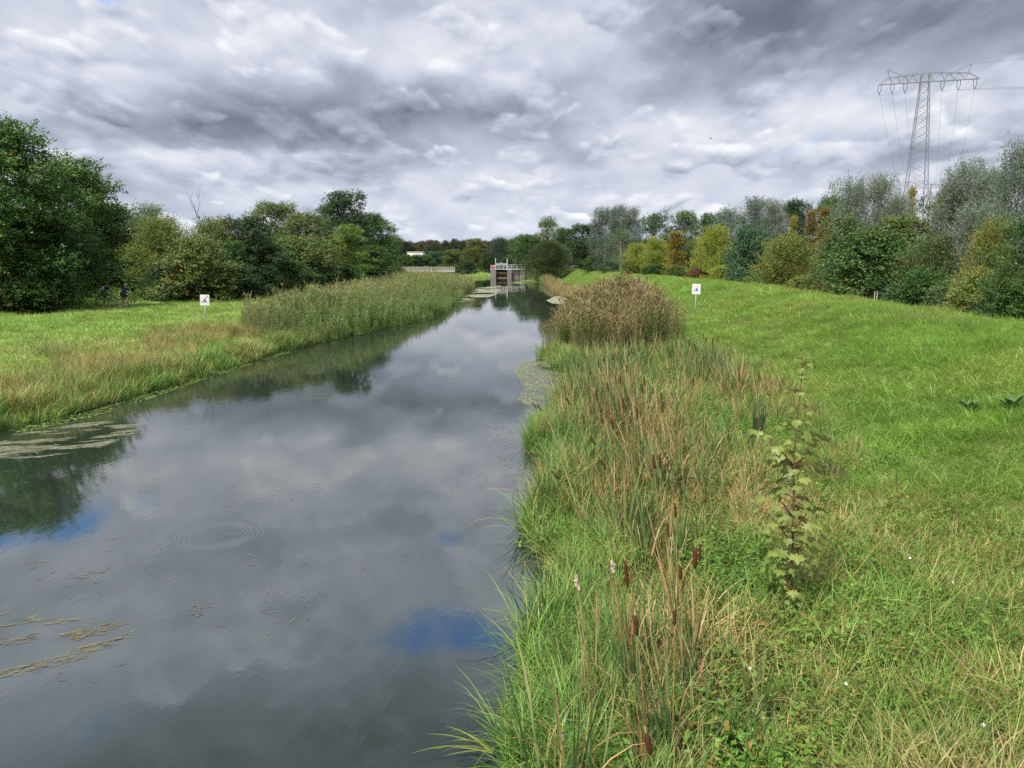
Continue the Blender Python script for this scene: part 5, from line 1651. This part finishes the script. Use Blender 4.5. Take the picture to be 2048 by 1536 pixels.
# leafy bush, willow shoot and long leaves in the bottom foreground
M_bush = plant_mat('bindweed leaf', (.055, .15, .022), (.13, .24, .035), .3)
M_bushy = plant_mat('yellowing leaf', (.22, .21, .05), (.20, .12, .04), .3)
X_, y_ = on_z(1395, 1455, .75)
e = empty('leafy_bush', (X_, y_, gz(X_, y_)), 'low bush of pointed bright green leaves at the bottom edge', 'bush')
def ovate(mb, p, d, nn, L, w):
    d = norm(np.asarray(d)); s = norm(np.cross(d, nn)); nn = np.cross(s, d)
    pr = [(0, .15), (.15, .85), (.35, 1.0), (.6, .75), (.85, .3)]
    V = [];
    for t_, q in pr:
        for sg in (-1, 0, 1): V.append(np.asarray(p) + d * t_ * L + s * sg * q * w / 2 + nn * ((.0 if sg else -.10 * L) - .18 * t_ * t_ * L))
    V.append(np.asarray(p) + d * L - nn * .18 * L)
    Q = []
    for i in range(4):
        for j in range(2): Q.append((i * 3 + j, i * 3 + j + 1, i * 3 + j + 4, i * 3 + j + 3))
    mb.add(V, Q, [(12, 13, 15), (13, 14, 15)], rnd=U(0, 1))
lv, ly, st = MB(), MB(), MB()
for s_ in range(20):
    a = U(0, 6.28); r_ = .42 * math.sqrt(U(0, 1)); b = np.array([r_ * math.cos(a), r_ * math.sin(a), 0]); t_ = b + np.array([U(-.14, .14), U(-.14, .14), U(.25, .75)])
    st.tube([b, (b + t_) / 2 + U(-.02, .02, 3), t_], [.005, .004, .003], 5)
    for g in np.linspace(.2, 1, 9):
        p = b + (t_ - b) * g; az_ = U(0, 6.28)
        ovate(ly if U(0, 1) < .16 else lv, p, (math.cos(az_), math.sin(az_), U(-.9, .1)), (U(-.2, .2), U(-.2, .2), 1), U(.07, .12), U(.04, .062))
lv.obj('leaves', M_bush, e); ly.obj('yellow_leaves', M_bushy, e); st.obj('stems', M_stem, e)

X_, y_ = on_z(1118, 1530, .75)
M_will = plant_mat('willow leaf', (.05, .12, .035), (.11, .18, .06), .25)
e = empty('willow_shoot', (X_, y_ - .15, max(.05, gz(X_, y_ - .15))), 'young willow shoot with yellowish stem and long narrow leaves at the bottom edge', 'willow shoot')
mb = MB(); tp_ = np.array([.02, .06, 1.15]); mb.tube([(0, 0, 0), (0, .02, .6), tp_], [.006, .005, .003], 6); mb.obj('stem', plain_mat('yellow stem', (.30, .27, .06), .6, .2), e, smooth=True)
mb = MB()
for g in np.linspace(.25, 1, 24):
    az_ = U(0, 6.28)
    mb.blades(1, 0, (.14, .24), (.018, .026), (.5, 1.0), (.3, .9), az0=az_, azs=.1, segs=5, base=tuple(tp_ * g), flat=2.2)
mb.obj('leaves', M_will, e)

# long leaves arching down onto the water, bottom centre
M_long = plant_mat('long yellow-green leaf', (.13, .20, .045), (.26, .27, .07), .3)
X_, y_ = on_z(985, 1490, .12)
e = empty('arching_sedge', (X_, y_, .06), 'bundle of long yellow-green leaves arching out flat over the dark water', 'sedge clump')
for (az_, L_, t_, k_) in [(3.05, .75, 1.15, .55), (3.25, .62, 1.25, .45), (2.95, .52, 1.1, .5), (3.4, .85, 1.2, .6), (3.2, .45, 1.0, .8), (2.8, .6, 1.0, .7), (3.5, .55, 1.3, .35)]:
    mb = MB(); mb.blades(1, .05, (L_ * .95, L_), (.022, .03), (t_ - .05, t_), (k_, k_ + .05), az0=az_, azs=.03, segs=7, flat=2.4); mb.obj('leaf', M_long, e)

# dry bent grass stalks and slender stems in the slope
M_stk = plant_mat('straw stalk', (.42, .33, .16), (.30, .21, .09), .1)
for i, (u0, v0, u1, v1, l_) in enumerate([(1690, 1170, 1775, 1065, 'long straw stalk leaning right, highest of the dry stalks in the grass'), (1665, 1210, 1725, 1155, 'short straw stalk right of the maple sapling'),
                                          (1820, 1205, 1870, 1160, 'short pale straw stalk in the green grass'), (1962, 1235, 2046, 1170, 'yellow straw stalk by the right edge'),
                                          (1998, 1400, 1840, 1238, 'long thin straw stalk leaning left in the lower right'), (2040, 1400, 1850, 1225, 'longest straw stalk in the lower right corner'), (1900, 1135, 1975, 1085, 'faint straw stalk among the upper grass')]):
    X0, y0 = hit(u0, v0, .08); z0_ = gz(X0, y0)
    X1, Y1, Z1 = on_y(u1, v1, y0 + .15)
    mb = MB(); P0 = np.array((0, 0, 0)); P1 = np.array((X1 - X0, Y1 - y0, Z1 - z0_)); mb.tube([P0, (P0 + P1) / 2 + (0, 0, .03), P1], [.006, .005, .003], 5, rnd=U(0, 1))
    mb.blades(5, .004, (.06, .14), (.006, .01), (.1, .5), (.2, 1.2), az0=math.atan2(P1[1], P1[0]), azs=.4, segs=2, base=tuple(P1 * .96))
    tag(mb.obj('straw_stalk', M_stk, loc=(X0, y0, z0_)), l_, 'dry stalk', 'dry stalks in the grass')
M_dkst = plain_mat('dark stem', (.075, .05, .035), .8, .1, var=.3)
for u0, v0, u1, v1, l_ in [(1795, 1030, 1790, 910, 'thin dark upright stem on the dike slope, nearer the sapling'), (1914, 1085, 1918, 1010, 'thin dark upright stem near the right edge of the slope'), (1712, 920, 1722, 870, 'thin dry stem behind the withered shrub'),
                           (1488, 745, 1489, 690, 'thin dry seed stem beside the lone cattail')]:
    X0, y0 = hit(u0, v0)
    z0_ = gz(X0, y0); X1, Y1, Z1 = on_y(u1, v1, y0)
    mb = MB(); P1 = np.array((X1 - X0, 0, Z1 - z0_)); mb.tube([(0, 0, 0), P1 * .5 + (.01, 0, 0), P1], [.007, .006, .003], 5)
    for k in range(8): mb.ball(tuple(P1 * U(.5, 1)), .009, 5, 4)
    tag(mb.obj('dry_stem', M_dkst, loc=(X0, y0, z0_)), l_, 'dry stem', 'dry stems on the slope')

# white bindweed flowers
M_petal = plant_mat('white petal', (.72, .72, .68), (.8, .8, .76), .3)
for u, v, l_ in [(1819, 1118, 'white flower in the grass right of the straw stalk'), (1904, 1166, 'pale flower in the grass near the right edge'), (1690, 1375, 'pale white flower in the lower right grass'), (1965, 1455, 'white flower low in the right corner'),
                 (1288, 1274, 'white flower beside the thick red-brown cattail'), (1280, 948, 'white flower in the dark leaves of the cattail stand'), (1498, 1348, 'white flower among pale leaves below the sapling')]:
    X0, y0 = hit(u, v, .32); zg = gz(X0, y0) + .32
    mb = MB(); t = np.arange(10) * 2 * PI / 10
    V = np.concatenate([[(0, 0, -.03)], np.stack([.007 * np.cos(t), .007 * np.sin(t), 0 * t], 1), np.stack([.019 * np.cos(t), .019 * np.sin(t), .010 + .004 * (-1) ** np.arange(10)], 1)])
    mb.add(V, [(1 + i, 1 + (i + 1) % 10, 11 + (i + 1) % 10, 11 + i) for i in range(10)], [(0, 1 + (i + 1) % 10, 1 + i) for i in range(10)], rnd=.5)
    e = mb.obj('flower', M_petal, loc=(X0, y0, zg), smooth=True); e.rotation_euler = (.7, .1, 0); tag(e, l_, 'flower', 'white flowers in the grass')
    mb = MB(); mb.tube([(0, 0, -.03), (0, -.05, -.34)], [.003, .003], 4); mb.obj('stem', M_bush, e)

# ------------------------------------------------------------------ on the water
def water_leaf_mat(name, c1, c2, c3):
    m, n, out = new_mat(name)
    c = n.ramp(n.attr('rnd'), [(0, c1), (.6, c2), (1, c3)])
    n.t.links.new(bsdf(n, c, .5, .4), out.inputs[0]); return m
M_pad = water_leaf_mat('floating leaf', (.10, .14, .055), (.20, .22, .11), (.30, .28, .17))
M_duck = water_leaf_mat('duckweed', (.17, .19, .11), (.24, .25, .165), (.31, .31, .22))
M_duckg = water_leaf_mat('green duckweed', (.12, .20, .035), (.17, .26, .05), (.22, .28, .07))
M_alga = water_leaf_mat('algae', (.09, .10, .06), (.19, .20, .125), (.29, .295, .20))
M_weed = water_leaf_mat('drifting weed', (.07, .06, .03), (.15, .125, .045), (.24, .21, .08))
M_speck = water_leaf_mat('floating flecks', (.05, .045, .03), (.10, .085, .05), (.22, .20, .16))


def discs(x, y, r, mat, name, label, cat, sides=6, z=.004):
    k = len(x); t = np.arange(sides) * 2 * PI / sides
    ph = U(0, 6.28, k)[:, None]; rr = (np.ones(k) * r)[:, None] * U(.8, 1.2, (k, sides)); el_ = U(.6, 1, k)[:, None]
    V = np.stack([x[:, None] + rr * np.cos(t + ph), y[:, None] + rr * el_ * np.sin(t + ph), np.repeat(z + U(0, .006, k)[:, None], sides, 1)], 2).reshape(-1, 3)
    b = (np.arange(k) * sides)[:, None]
    mb = MB(); rn = np.repeat(U(0, 1, k), sides)
    mb.add(V, np.concatenate([b + np.array([[0, 1, 2, 3]]), b + np.array([[0, 3, 4, 5]])]), rnd=rn)
    return tag(mb.obj(name, mat), label, cat, kind='stuff')


def poly_mask(poly):
    P = np.array([on_z(u, v) for u, v in poly])
    def f(x, y):
        ins = np.zeros(len(x), bool); j = len(P) - 1
        for i in range(len(P)):
            c = ((P[i, 1] > y) != (P[j, 1] > y)) & (x < (P[j, 0] - P[i, 0]) * (y - P[i, 1]) / (P[j, 1] - P[i, 1] + 1e-12) + P[i, 0])
            ins ^= c; j = i
        return ins
    return f, P[:, 0].min(), P[:, 0].max(), P[:, 1].min(), P[:, 1].max()


def mat_of(poly, dens, r, mat, name, label, cat, thr=.45, ns=.9, **k):
    f, x0, x1, y0, y1 = poly_mask(poly)
    x, y = pts_in(x0, x1, y0, y1, dens, lambda x, y: f(x, y) & (nz(x, y, ns, 3) + U(-.06, .06, len(x)) > thr) & (water_d(x, y) < .15))
    return discs(x, y, U(r * .7, r * 1.3, len(x)), mat, name, label, cat, **k)


mat_of([(1045, 722), (1160, 722), (1175, 800), (1090, 835), (1035, 800), (1050, 775), (1028, 745)], 260, .032, M_pad, 'floating_leaves', 'mat of small floating leaves beside the cattail stand', 'floating leaves', .40, .7)
mat_of([(1000, 720), (1180, 720), (1140, 860), (940, 850), (1030, 790)], 22, .028, M_pad, 'floating_leaves', 'loose floating leaves drifting off the leaf mat', 'floating leaves', .45, .8)
mat_of([(890, 606), (905, 592), (935, 580), (985, 574), (1003, 582), (985, 592), (940, 603)], 60, .13, M_duck, 'duckweed', 'pale duckweed sheet at the end of the left reed bed', 'duckweed', .43, .25)
mat_of([(945, 577), (1000, 571), (1005, 573), (960, 579)], 30, .14, M_duck, 'duckweed', 'thin pale duckweed streak on the dark water before the sluice', 'duckweed', .35, .25)
mat_of([(1093, 601), (1110, 593), (1152, 590), (1160, 600), (1150, 611), (1105, 607)], 75, .13, M_duck, 'duckweed', 'pale duckweed sheet in the bay behind the tall reeds', 'duckweed', .15, .25)
mat_of([(1020, 566), (1060, 559), (1090, 560), (1090, 564), (1040, 568)], 30, .16, M_duckg, 'duckweed', 'green duckweed at the right foot of the sluice', 'duckweed', .30, .25)
mat_of([(0, 862), (180, 822), (300, 786), (400, 752), (520, 716), (590, 696), (590, 702), (500, 730), (400, 762), (300, 798), (180, 836), (0, 875)], 90, .035, M_duckg, 'duckweed', 'thin line of green duckweed along the left shore', 'duckweed', .38, .6)
mat_of([(1080, 1180), (1150, 1180), (1130, 1330), (1060, 1420), (960, 1500), (1000, 1400), (1060, 1300)], 900, .010, M_duckg, 'duckweed', 'bright green duckweed between the sedges at the lower right shore', 'duckweed', .40, 2.0)
mat_of([(1075, 980), (1130, 980), (1120, 1100), (1070, 1090)], 500, .012, M_duckg, 'duckweed', 'green duckweed beneath the sedge edge', 'duckweed', .45, 2.0)


def strands(poly, dens, L, w, ang, mat, name, label, thr=.45, ns=(.5, 1.6), z=.006, curl=.3):
    f, x0, x1, y0, y1 = poly_mask(poly)
    ca_, sa_ = math.cos(ang), math.sin(ang)
    def keep(x, y):
        p_, q_ = x * ca_ + y * sa_, -x * sa_ + y * ca_
        return f(x, y) & (fbm(p_ * ns[0], q_ * ns[1], 4) > thr)
    x, y = pts_in(x0, x1, y0, y1, dens, keep)
    k = len(x); a = ang + rng.normal(0, curl, k); LL = U(L[0], L[1], k); ww = U(w[0], w[1], k) / 2
    rows = []
    px_, py_ = x.copy(), y.copy()
    zz_ = z + U(0, .006, k)
    for i in range(4):
        wd = ww * (.35, 1, .9, .1)[i]
        rows.append(np.stack([np.stack([px_ - np.sin(a) * wd, py_ + np.cos(a) * wd, zz_], 1), np.stack([px_ + np.sin(a) * wd, py_ - np.cos(a) * wd, zz_], 1)], 1))
        px_ = px_ + np.cos(a) * LL / 3; py_ = py_ + np.sin(a) * LL / 3; a = a + rng.normal(0, curl * .6, k)
    V = np.stack(rows, 1).reshape(-1, 3)
    q = np.array([(2 * i, 2 * i + 1, 2 * i + 3, 2 * i + 2) for i in range(3)])[None]
    mb = MB(); mb.add(V, ((np.arange(k) * 8)[:, None, None] + q).reshape(-1, 4), rnd=np.repeat(U(0, 1, k), 8))
    return tag(mb.obj(name, mat), label, 'water weed', kind='stuff')


strands([(-40, 880), (70, 862), (180, 842), (280, 848), (262, 868), (180, 900), (60, 918), (-40, 918)], 420, (.10, .36), (.008, .024), .35, M_alga, 'algae_mat', 'pale drifting algae mat on the dark reflections at the left', .515, (.6, 2.4))
strands([(-30, 1215), (60, 1240), (160, 1240), (310, 1208), (300, 1240), (180, 1310), (60, 1400), (-30, 1420)], 330, (.06, .22), (.005, .013), .62, M_weed, 'drifting_weed', 'yellowish weed streaks trailing in the lower left water', .525, (1.1, 3.4), curl=.25)
strands([(380, 1212), (430, 1196), (470, 1205), (430, 1230), (390, 1236)], 260, (.04, .10), (.008, .014), .5, M_speck, 'drifting_weed', 'small brown patch of weed flecks in the lower water', .45, (1.5, 2.5), curl=1.2)
strands([(0, 930), (700, 870), (1050, 860), (1000, 1000), (650, 1240), (100, 1400), (0, 1200)], 5.0, (.05, .16), (.006, .014), .5, M_speck, 'floating_flecks', 'scattered floating flecks and bits of leaf on the river', .53, (.35, 1.0), curl=.5)
strands([(960, 850), (1090, 860), (1095, 960), (1010, 960)], 60, (.05, .14), (.008, .02), .3, M_speck, 'floating_flecks', 'dark bits of dead leaf drifting by the leaning cattails', .45, (.8, 1.6), curl=1.0)
strands([(0, 1120), (230, 1135), (200, 1160), (0, 1150)], 40, (.06, .2), (.01, .018), .4, M_speck, 'drifting_weed', 'dark weed strands below the reflection of the maples', .48, (.5, 1.6), curl=.3)
